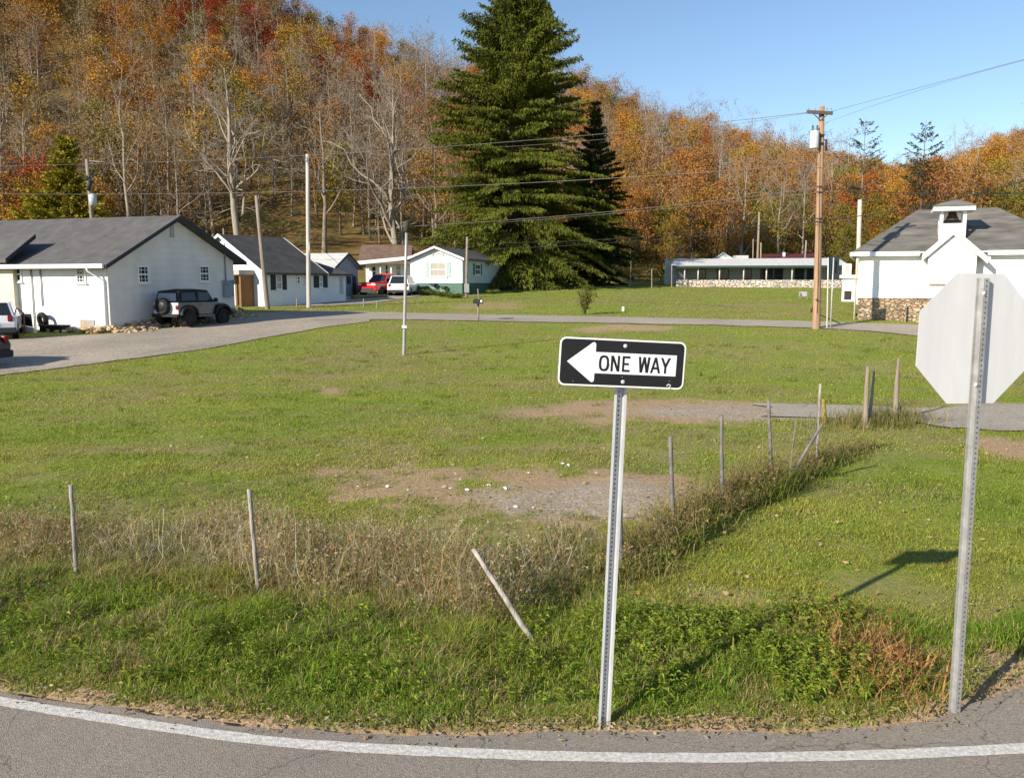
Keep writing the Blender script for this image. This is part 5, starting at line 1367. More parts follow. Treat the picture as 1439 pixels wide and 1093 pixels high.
def car(name, label, cat, loc, th, paint, prof, cab, W, wb, r, rim=RIML, panes=True, lights=True, group=None, tail_h=.85, head_h=.68, bumper=None, rack=False):
    """prof: side outline (x,z) of the body; cab: (x rear low, x front low, z low, x rear top, x front top, z top, half width low, half width top)"""
    o = thing(name, label, cat, loc, th, group)
    b = MB(); b.prism([(x, -W / 2, z) for x, z in prof], (0, W, 0)); body = b.build('body', paint, o, .07, seg=3)
    x0, x1, z0, x2, x3, z1, hl, ht = cab
    b = MB(); b.add([(x0, -hl, z0), (x1, -hl, z0), (x1, hl, z0), (x0, hl, z0), (x2, -ht, z1), (x3, -ht, z1), (x3, ht, z1), (x2, ht, z1)], [(0, 1, 5, 4), (2, 3, 7, 6), (1, 2, 6, 5), (3, 0, 4, 7), (4, 5, 6, 7), (0, 3, 2, 1)])
    b.build('cabin', paint, o, .05, seg=3)
    def lerp(a, c, t): return tuple(i + (j - i) * t for i, j in zip(a, c))
    def pane(q, n, nm):
        c = tuple(sum(p[i] for p in q) / 4 for i in range(3)); q = [lerp(c, p, .86) for p in q]
        m = MB(); m.prism([Vector(p) + Vector(n) * .004 for p in q], Vector(n) * .012); m.build(nm, GLASS, o)
    for s in (-1, 1):
        A_, B_, C_, D_ = (x0, s * hl, z0), (x1, s * hl, z0), (x3, s * ht, z1), (x2, s * ht, z1)
        pane([A_, lerp(A_, B_, .48), lerp(D_, C_, .47), D_], (0, s, .05), 'side_window'); pane([lerp(A_, B_, .52), B_, C_, lerp(D_, C_, .51)], (0, s, .05), 'side_window')
    nf = Vector((z1 - z0, 0, x1 - x3)).normalized(); nr = Vector((-(z1 - z0), 0, x2 - x0)).normalized()
    pane([(x1, -hl, z0), (x1, hl, z0), (x3, ht, z1), (x3, -ht, z1)], nf, 'windscreen'); pane([(x0, -hl, z0), (x0, hl, z0), (x2, ht, z1), (x2, -ht, z1)], nr, 'rear_window')
    xf = max(x for x, z in prof); xr = min(x for x, z in prof)
    for s in (-1, 1):
        for x in (-wb / 2, wb / 2):
            y = s * (W / 2 - .10); wheel(o, x, y, r, .22, rim, s)
            m = MB(); m.lathe([(r * 1.16, 0), (r * 1.16, .012), (0, .012)], (x, s * (W / 2 - .004), r * 1.02), (0, s, 0), 24); m.build('wheel_arch', DARKTRIM, o)
        m = MB(); m.bx(xr - .015, xr + .2, s * (W / 2 - .20) - .07, s * (W / 2 - .20) + .10, tail_h - .12, tail_h + .12); m.build('taillight', REDL, o, .03)
        m = MB(); m.bx(xf - .2, xf + .012, s * (W / 2 - .3) - .16, s * (W / 2 - .3) + .16, head_h - .09, head_h + .09); m.build('headlight', WHL, o, .03)
    for xx, nm in ((xr, 'rear_bumper'), (xf, 'front_bumper')):
        sg = -1 if xx == xr else 1
        m = MB(); m.bx(min(xx + sg * .06, xx - sg * .1), max(xx + sg * .06, xx - sg * .1), -W / 2 + .01, W / 2 - .01, .30, .52); m.build(nm, bumper or DARKTRIM, o, .04)
    m = MB(); m.bx(xr - .018, xr, -.26, .26, .62, .76); m.build('number_plate', mat('plate', (.6, .6, .62)) if 'plate' not in bpy.data.materials else bpy.data.materials['plate'], o)
    m = MB(); m.bx(xf, xf + .018, -.6, .6, .5, .66); m.build('grille', DARKTRIM, o)
    return o

def paint(name, c, metal=0, rough=.3): return mat(name, c, rough, .03, 2, spec=.5, coat=.6, metal=metal)
SUVP = [(-2.2, .35), (2.2, .35), (2.25, .75), (2.15, .92), (1.2, 1.02), (-2.15, 1.05), (-2.25, .7)]
SUVC = (-2.1, 1.0, 1.0, -1.75, .15, 1.68, .86, .68)
g = G(6, 479)
car('parked_car', 'white hatchback cut by the left frame edge with its back to us', 'car', (g.x - 1.35, g.y + 1.7, g.z), math.radians(117), paint('silver_white_paint', (.66, .68, .70)), [(-2.0, .35), (2.0, .35), (2.05, .72), (1.9, .86), (1.1, .96), (-1.95, 1.0), (-2.05, .7)], (-1.95, .95, .96, -1.45, .1, 1.52, .84, .66), 1.78, 2.6, .33, tail_h=.88)
g = G(4, 520)
car('parked_car', 'near black car whose rear corner shows at the left frame edge', 'car', (g.x - 2.78, g.y + .7, g.z), math.radians(172), paint('black_paint', (.008, .010, .018)), [(-2.2, .35), (2.2, .35), (2.25, .72), (2.1, .88), (1.0, .98), (-2.1, 1.0), (-2.25, .7)], (-1.8, 1.0, .98, -1.2, .1, 1.45, .82, .64), 1.8, 2.7, .33)
g = P(563, 413, 70); g.z = tz(g.x, g.y)
car('parked_car', 'white minivan with its rear to us beside the green based house', 'minivan', (g.x, g.y + 1.9, g.z), math.radians(86), paint('white_paint_car', (.74, .74, .73)), SUVP, SUVC, 1.85, 2.8, .34, tail_h=.9)
g = P(520, 415, 70); g.z = tz(g.x, g.y)
TRK = [(-2.6, .45), (2.55, .45), (2.62, .95), (2.5, 1.12), (.9, 1.2), (.86, 1.2), (-2.55, 1.2), (-2.62, .8)]
tr = car('pickup_truck', 'red pickup truck facing us on the drive of the low house', 'pickup truck', (g.x + .75, g.y + 2.0, g.z), math.radians(-112), paint('red_paint', (.55, .02, .025)), TRK, (-.95, .95, 1.18, -.75, .25, 1.80, .86, .70), 1.9, 3.3, .39, head_h=.98, tail_h=.98)
m = MB(); m.bx(-.7, .2, -.66, .66, 1.81, 1.83); m.bx(-.55, -.45, -.7, .7, 1.83, 1.9); m.build('roof_lamps', paint('red_paint2', (.5, .03, .02)), tr)

def off_roader():
    g0 = G(266, 461.5); g1 = G(309, 456.5)
    th = math.atan2(g1.y - g0.y, g1.x - g0.x)
    g0 = g0.copy(); th = math.radians(68)
    fw = Vector((math.cos(th), math.sin(th), 0)); lf = Vector((-math.sin(th), math.cos(th), 0))
    c = g0 + fw * 1.2 + lf * .8; c.z = tz(c.x, c.y)
    o = thing('off_roader', 'silver grey two-door off-road car with a black soft top and rear spare wheel', 'off-road car', c, th)
    S = .92; o.scale = (S, S, S)
    bp = paint('shade_darkened_silver', (.15, .16, .17), .2, .35); blk = mat('black_trim', (.015, .015, .017), .6); top = mat('black_canvas', (.02, .02, .022), .9, .2, 6, bump=.2)  # silver body paint darkened, its shaded look is in the colour
    r = .42
    b = MB()
    # tub and cowl with cut wheel openings
    def arch(cx, n=9): return [(cx + .52 * math.cos(math.pi - math.pi * i / n), r + .52 * math.sin(math.pi * i / n) * .95) for i in range(n + 1)]
    prof = [(-1.85, .62)] + [(x, z) for x, z in arch(-1.2) if x > -1.83 and z > .55] + [(-.64, .55), (.55, .55), (.6, .6), (.75, 1.20), (-1.85, 1.20)]
    b.prism([(x, -.78, z) for x, z in prof], (0, 1.56, 0)); body = b.build('body', bp, o, .035, seg=2)
    b = MB(); b.add([(.62, -.74, .62), (1.82, -.56, .62), (1.82, .56, .62), (.62, .74, .62), (.62, -.72, 1.22), (1.80, -.54, 1.10), (1.80, .54, 1.10), (.62, .72, 1.22)], [(0, 1, 5, 4), (2, 3, 7, 6), (1, 2, 6, 5), (3, 0, 4, 7), (4, 5, 6, 7), (0, 3, 2, 1)])
    b.build('bonnet', bp, o, .04)
    # fenders
    for s in (-1, 1):
        for cx, nm in ((-1.2, 'rear_fender'), (1.2, 'front_fender')):
            q = MB(); n = 10; outer = [(cx + .60 * math.cos(math.pi - math.pi * i / n), r + .16 + .50 * math.sin(math.pi * i / n)) for i in range(n + 1)]
            inner = [(cx + .50 * math.cos(math.pi - math.pi * i / n), r + .14 + .40 * math.sin(math.pi * i / n)) for i in range(n + 1)]
            for i in range(n):
                q.prism([(outer[i][0], s * .60, outer[i][1]), (outer[i + 1][0], s * .60, outer[i + 1][1]), (inner[i + 1][0], s * .60, inner[i + 1][1]), (inner[i][0], s * .60, inner[i][1])], (0, s * .33, 0))
            q.build(nm, blk, o)
        for cx in (-1.2, 1.2): wheel(o, cx, s * .80, r, .27, RIMD, s)
        q = MB(); q.bx(-.62, .52, s * .86 - .07, s * .86 + .07, .47, .55); q.build('side_step', bp, o, .02)
        q = MB(); q.bx(-1.90, -1.78, s * .70 - .06, s * .70 + .08, .86, 1.06); q.build('taillight', REDL, o, .01)
        q = MB(); q.lathe([(.10, 0), (.10, .06), (0, .07)], (1.80, s * .36, .92), (1, 0, 0), 16); q.build('headlight', WHL, o)
        q = MB(); q.bx(.50, .60, s * .98 - .10, s * .98 + .10, 1.20, 1.40); q.bx(.52, .58, min(s * .78, s * .9), max(s * .78, s * .9), 1.24, 1.29); q.build('mirror', blk, o, .02)
        q = MB(); q.bx(-.52, .48, s * .785 - .012, s * .785 + .012, .60, 1.19); d_ = q.build('door', bp, o, .02)
        q = MB(); q.bx(-.45, -.28, s * .80 - .02, s * .80 + .02, 1.06, 1.10); q.build('handle', blk, d_)
        q = MB(); q.bx(.60, 1.0, s * .70 - .06, s * .70 + .02, .98, 1.02); q.build('bonnet_latch', blk, o)
    # soft top with side windows
    b = MB(); b.add([(-1.83, -.77, 1.201), (.70, -.77, 1.201), (.70, .77, 1.201), (-1.83, .77, 1.201), (-1.70, -.66, 1.76), (.30, -.66, 1.80), (.30, .66, 1.80), (-1.70, .66, 1.76), (-.6, -.64, 1.86), (-.6, .64, 1.86)],
                    [(0, 1, 5, 8, 4), (2, 3, 7, 9, 6), (1, 2, 6, 5), (3, 0, 4, 7), (4, 8, 9, 7), (8, 5, 6, 9), (0, 3, 2, 1)])
    b.build('soft_top', top, o, .04)
    for s in (-1, 1):
        def sp(x, z): t = (z - 1.2) / .58; return (x, s * (.776 - .11 * t) , z)
        q = MB(); q.prism([sp(-.48, 1.27), sp(.52, 1.27), sp(.28, 1.68), sp(-.42, 1.70)], (0, s * .014, .002)); q.build('side_window', glassmat('tinted_glass', (.03, .04, .045), .08) if 'tinted_glass' not in bpy.data.materials else bpy.data.materials['tinted_glass'], o)
        q = MB(); q.prism([sp(-1.62, 1.29), sp(-.62, 1.29), sp(-.66, 1.68), sp(-1.54, 1.68)], (0, s * .014, .002)); q.build('quarter_window', GLASS, o)
    q = MB(); q.prism([(-1.83, -.62, 1.27), (-1.83, .62, 1.27), (-1.742, .54, 1.66), (-1.742, -.54, 1.66)], (-.014, 0, .004)); q.build('rear_window', glassmat('clear_vinyl', (.22, .26, .31), .12), o)
    q = MB(); q.prism([(.705, -.66, 1.24), (.705, .66, 1.24), (.34, .57, 1.75), (.34, -.57, 1.75)], (.014, 0, .01)); q.build('windscreen', GLASS, o)
    q = MB(); q.lathe([(.28, .0), (.38, -.02), (.41, .03), (.41, .19), (.38, .23), (.28, .24), (.26, .20), (.10, .18), (0, .18)], (-1.89, .10, 1.02), (-1, 0, 0), 26)
    sw_ = q.build('spare_wheel', TYRE, o); q = MB(); q.lathe([(.25, 0), (.22, .03), (.08, .05), (0, .05)], (-2.08, .10, 1.02), (-1, 0, 0), 20); q.build('rim', RIMD, sw_)
    q = MB(); q.bx(-1.862, -1.852, -.76, .76, .62, 1.19); q.build('tailgate', mat('sunlit_silver_tone', (.52, .53, .54), .35, .04, 2, coat=.5), o)  # lighter copy of the body silver, sunlight on the rear painted in
    q = MB(); q.bx(-2.02, -1.86, -.82, .82, .48, .64); q.build('rear_bumper', blk, o, .03)
    q = MB(); q.bx(1.85, 2.02, -.80, .80, .50, .66); q.build('front_bumper', blk, o, .03)
    q = MB(); q.bx(1.823, 1.845, -.5, .5, .66, 1.06)
    q.build('grille', blk, o)
    q = MB(); q.bx(-1.885, -1.865, .50, .80, .66, .80); q.build('number_plate', bpy.data.materials['plate'], o)
off_roader()

# ================================================================== poles, posts, signs
def pole(name, label, cat, pxb, pyb, pxt, pyt, Y, r0, r1, material, n=12, group=None, extra=None):
    b = P(pxb, pyb, Y); t = P(pxt, pyt, Y); z = tz(b.x, b.y)
    o = thing(name, label, cat, (b.x, b.y, z), 0, group); d = t - Vector((b.x, b.y, z))
    m = MB(); m.tube([Vector((0, 0, -.5)) - d * .0, d * .001, d * .33, d * .66, d], [r0, r0, r0 + (r1 - r0) * .33, r0 + (r1 - r0) * .66, r1], n); m.build('shaft', material, o)
    return o, d
g = G(1147, 462)
up, d = pole('utility_pole', 'tall brown wooden utility pole with crossarm and transformer beside the far road', 'utility pole', 1147, 462, 1155, 150, g.y, .175, .115, POLEWOOD, 16)
bz = Vector((g.x, g.y, tz(g.x, g.y)))
def lp(px, py, dy=0): return P(px, py, g.y + dy) - bz
a, c = lp(1134, 157, -.2), lp(1170, 159, -.2)
m = MB(); m.prism([a + Vector((0, -.05, -.08)), a + Vector((0, .05, -.08)), a + Vector((0, .05, .06)), a + Vector((0, -.05, .06))], c - a); arm = m.build('crossarm', mat('grey_arm', (.10, .085, .07)), up)
for px in (1136, 1145.5, 1162, 1168):
    q = lp(px, 157.5, -.2); m = MB(); m.lathe([(.012, 0), (.012, .04), (.03, .05), (.032, .09), (.02, .11), (0, .11)], q + Vector((0, 0, .061)), (0, 0, 1), 10); m.build('insulator', mat('glazed_grey', (.30, .27, .25), .3) if 'glazed_grey' not in bpy.data.materials else bpy.data.materials['glazed_grey'], arm)
m = MB(); m.tube([lp(1143, 160, -.28), lp(1152.5, 169, -.14)], .018, 6); m.tube([lp(1163, 161, -.28), lp(1154, 169, -.14)], .018, 6); m.build('brace', DARKTRIM, up)
q = lp(1144, 209, -.15)
m = MB(); m.lathe([(0, 0), (.19, 0), (.20, .03), (.20, .70), (.17, .76), (.05, .80), (0, .80)], q, (0, 0, 1), 18); tf = m.build('transformer', mat('transformer_grey', (.50, .53, .56), .45), up)
for dx in (-.1, .1):
    m = MB(); m.lathe([(.035, 0), (.05, .06), (.03, .1), (.045, .16), (.02, .24), (0, .24)], q + Vector((dx, 0, .77)), (0, 0, 1), 10); m.build('bushing', mat('brown_porcelain', (.06, .045, .04), .3) if 'brown_porcelain' not in bpy.data.materials else bpy.data.materials['brown_porcelain'], tf)
m = MB(); m.bx(.0, .32, -.06, .06, .1, .16, 0, Matrix.Translation(q + Vector((.1, 0, .1)))); m.bx(.0, .32, -.06, .06, .1, .16, 0, Matrix.Translation(q + Vector((.1, 0, .45)))); m.build('bracket', DARKTRIM, tf)
m = MB(); m.tube([lp(1161, 196, -.1), lp(1161, 212, -.1)], .05, 8); m.tube([lp(1161, 198, -.1), lp(1155, 196, -.05)], .02, 6); m.build('fuse_cutout', DARKTRIM, up)
m = MB(); pts = [lp(1147, 206, -.2), lp(1151, 216, -.22), lp(1150.5, 228, -.2), lp(1150.3, 300, -.2), lp(1149.2, 380, -.2), lp(1148.2, 440, -.2)]; m.tube(pts, .014, 5); m.build('conduit', POLEWOOD, up)
for py in (262, 270, 307, 312):
    q2 = lp(1151.5, py, -.16); m = MB(); m.bx(-.11, .09, -.03, .03, -.025, .025, 0, Matrix.Translation(q2)); m.build('clamp', DARKTRIM, up)

p_, d_ = pole('utility_pole', 'leaning brown pole with a small transformer rising behind the long building roof', 'utility pole', 134, 345, 122, 224, 62, .17, .12, POLEGREY, 12)
b0 = Vector(p_.location)
def lq(px, py, Y=62): return P(px, py, Y) - b0
m = MB(); m.lathe([(0, 0), (.26, 0), (.26, .75), (.1, .85), (0, .85)], lq(131, 289, 61.7), (0, 0, 1), 14); m.build('transformer', bpy.data.materials['transformer_grey'], p_)
m = MB(); m.tube([lq(117, 252, 61.8), lq(127, 250, 61.8)], .06, 6); m.tube([lq(124, 268, 61.8), lq(127, 253, 61.8)], .16, 8); m.tube([lq(119, 245, 61.8), lq(123, 251, 61.8)], .04, 5); m.tube([lq(131, 238, 61.8), lq(126, 248, 61.8)], .05, 5); m.build('fuse_rack', DARKTRIM, p_)
m = MB(); m.tube([lq(124, 226), lq(157, 229)], .022, 6); m.build('side_arm', GALVD, p_)
g2 = G(376, 434.5); pole('wooden_pole', 'leaning weathered pole at the left corner of the block house', 'pole', 376, 434.5, 360, 275, g2.y, .16, .10, POLEGREY)
g3 = G(434, 432.5); p3, _ = pole('wooden_pole', 'tall straight pale pole in front of the block house', 'pole', 434, 432.5, 432, 217, g3.y, .15, .11, mat('pale_pole_wood', (.46, .43, .39), .8, .2, 2, stretch=(5, 5, .4)))
b0 = Vector(p3.location); m = MB(); m.tube([P(434.8, 340, g3.y - .2) - b0, P(434.8, 365, g3.y - .2) - b0], .05, 6); m.lathe([(.05, 0), (.07, .1), (.05, .3), (0, .3)], P(431, 228, g3.y - .25) - b0, (0, 0, 1), 8); m.build('bracket', GALVD, p3)
g4 = G(567.5, 499); p4, _ = pole('lamp_pole', 'slender grey steel pole standing alone in the open lot', 'pole', 567.5, 499, 571.5, 318, g4.y, .058, .05, GALVD)
b0 = Vector(p4.location); m = MB(); m.tube([P(571.5, 326, g4.y) - b0, P(570.5, 312, g4.y) - b0], .11, 10); m.build('cap', mat('dark_cap', (.06, .055, .05)), p4)
m = MB(); m.bx(-.09, .09, -.09, .09, -.05, .05, 0, Matrix.Translation(P(568.6, 459, g4.y) - b0)); m.build('collar', GALV, p4)
g5 = G(655.5, 418); p5, _ = pole('wooden_pole', 'short crooked service pole at the corner of the green based house', 'pole', 655.5, 418, 656.5, 333, g5.y, .13, .09, POLEGREY)
b0 = Vector(p5.location); m = MB(); m.bx(-.2, .2, -.3, -.1, -.35, .35, 0, Matrix.Translation(P(656, 405, g5.y) - b0)); m.build('meter_box', GALVD, p5)
pole('wooden_pole', 'tall pale pole behind the middle of the low porch building', 'pole', 1064, 385, 1067, 298, 103, .16, .12, POLEGREY)
pole('wooden_pole', 'short thin pole left of the tall pale pole behind the porch building', 'pole', 1058, 385, 1058.5, 336, 104, .08, .07, POLEGREY)
pole('wooden_pole', 'short brown stub pole right of the tall pale pole behind the porch building', 'pole', 1069, 385, 1069.5, 341, 104, .1, .09, POLEWOOD)
pole('wooden_pole', 'slightly leaning pale pole behind the red roofed house', 'pole', 1130, 380, 1133, 338, 104, .11, .1, POLEGREY)
pole('wooden_pole', 'pole above the plain block outbuilding', 'pole', 955.5, 385, 956, 343, 108, .09, .08, POLEGREY)
pole('wooden_pole', 'thick pale pole rising behind the left end of the school roof', 'pole', 1206, 400, 1208.5, 281, 58, .17, .14, mat('bleached_pole', (.52, .46, .40), .8, .2, 2))
pole('wooden_pole', 'thin grey pole on the lawn behind the long building gable', 'pole', 314, 345, 314, 321, 84, .09, .08, POLEGREY)
for px, pyt, pyb, lb in ((885, 371, 404, 'leaning grey fence stake at the dark wood edge'), (916, 378, 405, 'upright pale fence stake left of the porch building'), (944, 374, 404, 'thin porch end stake by the stone parapet')):
    g_ = G(px, pyb); pole('fence_stake', lb, 'stake', px, pyb, px + (2 if px == 885 else 0), pyt, g_.y, .07, .06, POLEGREY, 6)
# two slim road sign posts by the utility pole, the sign seen from behind
gA = G(1162, 461.5)
pA, dA = pole('road_sign', 'dark backed road sign on two slim steel posts right of the utility pole', 'road sign', 1162, 461.5, 1164, 362, gA.y, .03, .03, GALV, 6)
b0 = Vector(pA.location)
m = MB(); m.tube([P(1167, 460.5, gA.y + .1) - b0 - Vector((0, 0, .2)), P(1171.5, 362, gA.y + .1) - b0], .026, 6); m.build('post', GALV, pA)
c = P(1170, 371, gA.y + .3) - b0; m = MB(); m.bx(-.20, .30, -.01, .01, -.42, .36, 0, Matrix.Translation(c)); m.build('panel', mat('sign_back_dark', (.03, .04, .05), .5), pA)

# fence posts: left row of old posts, right row of steel ones
def post(label, pxb, pyb, pxt, pyt, r, material, group, name='fence_post', taper=.85, sink=.25, knots=0, n=9, Yt=0):
    b = G(pxb, pyb); t = P(pxt, pyt, b.y + Yt); d = t - b
    o = thing(name, label, 'fence post', b, 0, group)
    rr = np.random.default_rng(int(pxb * 7)); pts = []; rs = []
    for k in np.linspace(0, 1, 9):
        pts.append(d * k + Vector((rr.normal(0, .0018), rr.normal(0, .0018), 0)) * (k < 1)); rs.append(r * (1 + (taper - 1) * k) * (1 + rr.normal(0, .04)))
    m = MB(); m.tube([d.normalized() * -sink] + pts, [r] + rs, n); m.build('shaft', material, o)
    return o, d
post('upright grey fence post at the left end of the dead weeds', 108, 812, 99.5, 681, .021, POSTGREY, 'old fence posts along the near verge')
post('slightly leaning weathered fence post in the middle of the dead weeds', 364, 835, 350, 687, .022, POSTGREY, 'old fence posts along the near verge')
post('bleached fence post leaning hard over toward the verge grass', 754, 909, 665, 771, .024, POSTGREY, 'old fence posts along the near verge', Yt=.35)
for (lb, xb, yb, xt, yt) in (('steel fence post mostly hidden behind the one way sign post', 873, 804, 870, 664), ('steel fence post nearest the one way sign in the weedy row', 947, 756, 942, 613),
                             ('steel fence post beside the end of the gravel patch, second clear of the sign', 1015, 716, 1014, 583), ('steel fence post left of the wire netting', 1085, 690, 1080, 561)):
    o, d = post(lb, xb, yb, xt, yt, .026, POSTSTEEL, 'steel fence posts in the weedy row', n=8)
o, d = post('thin rusty fence post carrying the wire netting', 1147, 655, 1153, 539, .024, POSTGREY, 'steel fence posts in the weedy row', n=8)
post('diagonal brace rail leaning on the thin rusty fence post', 1103, 682, 1156, 595, .026, POSTSTEEL, None, name='brace_rail', n=8)
post('short yellow mossy stub post right of the thin rusty post', 1159, 594, 1157, 560, .045, mat('mossy_wood', (.24, .19, .04), .9, .4, 9), None, n=10)
post('thick split wooden gate post left of the driveway mouth', 1215, 600, 1220, 514, .062, POLEGREY, 'split wooden gate posts', taper=.5, n=9)
post('thinner split wooden post leaning beside the thick gate post', 1221, 598, 1229, 521, .042, POSTGREY, 'split wooden gate posts', taper=.5, n=8)
post('tall split wooden gate post at the driveway mouth nearest the stop sign', 1257, 592, 1263, 503, .07, POLEGREY, 'split wooden gate posts', taper=.35, n=9)
# loose wire netting and strands
def netting():
    q = MB(); a = G(1087, 684); c = G(1147, 655); 
    def at(s, t): b = a * (1 - s) + c * s; return Vector((b.x + .05 * math.sin(9 * s + 3 * t), b.y, tz(b.x, b.y) + t))
    for i in range(9):
        s = .45 + .55 * i / 8; q.tube([at(s, .1), at(s + .01, .5), at(s - .01, 1.05)], .0028, 3)
    for t in (.12, .3, .48, .66, .84, 1.02): q.tube([at(.42 + .55 * k / 5, t + .02 * math.sin(k * 2 + t * 7)) for k in range(6)], .0028, 3)
    o = q.build('wire_netting', mat('rusty_wire', (.20, .17, .14), .7)); tag(o, 'loose rusty wire netting hanging between two posts of the weedy row', 'netting')
    for j, (h, lb) in enumerate(((.95, 'upper slack fence wire strung along the weedy row'), (.55, 'lower slack fence wire strung along the weedy row'))):
        q = MB(); pts = []
        for k in range(17):
            s = k / 16 * 3; i = min(int(s), 2); f = s - i; b = FENCE[i] * (1 - f) + FENCE[i + 1] * f
            pts.append(Vector((b.x, b.y, b.z + h - .10 * math.sin(math.pi * f))))
        q.tube(pts, .0022, 3); tag(q.build('fence_wire', bpy.data.materials['rusty_wire']), lb, 'fence wire')
    q = MB(); a0 = G(1108, 672); pts = [a0, a0 + Vector((.04, 0, .4)), P(1117, 600, a0.y + .05)]
    q.tube(pts, .009, 5); q.tube([a0 + Vector((-.1, .1, 0)), P(1112, 640, a0.y), P(1119, 590, a0.y)], .006, 5); tag(q.build('bent_rod', bpy.data.materials['rusty_wire']), 'bent rusty rods standing in the netting gap', 'rod')
netting()

# ---- signs by the near road
def channel(m, b, t, ux, uy, w, dep, crown=1, hole_n=70):
    """hat section post; uy points away from the camera; crown=1 opens toward the camera, -1 turns its web to it"""
    T = .0035; pr = [(-w / 2, 0), (-w * .30, 0), (-w * .24, dep), (w * .24, dep), (w * .30, 0), (w / 2, 0)]
    if crown < 0: pr = [(x, dep - y) for x, y in pr]
    d = t - b
    out = [Vector(ux) * x + Vector(uy) * (y) for x, y in pr]; inn = [Vector(ux) * x + Vector(uy) * (y + T) for x, y in pr[::-1]]
    m.prism([b + q for q in out + inn], d, 0)
    f = -.0012
    yw = dep if crown > 0 else 0
    for k in range(hole_n):
        c = b + d * ((k + .5) / hole_n) + Vector(ux) * 0 + Vector(uy) * (yw + f); dn = d.normalized()
        m.add([c + Vector(ux) * (.0048 * math.cos(a)) + dn * (.0055 * math.sin(a)) for a in [i * math.pi / 4 for i in range(8)]], [tuple(range(8))], 1)

def rrect(w, h, r, n=6):
    pts = []
    for cx, cy, a0 in ((w / 2 - r, h / 2 - r, 0), (-w / 2 + r, h / 2 - r, 90), (-w / 2 + r, -h / 2 + r, 180), (w / 2 - r, -h / 2 + r, 270)):
        for i in range(n + 1): a = math.radians(a0 + 90 * i / n); pts.append((cx + r * math.cos(a), cy + r * math.sin(a)))
    return pts

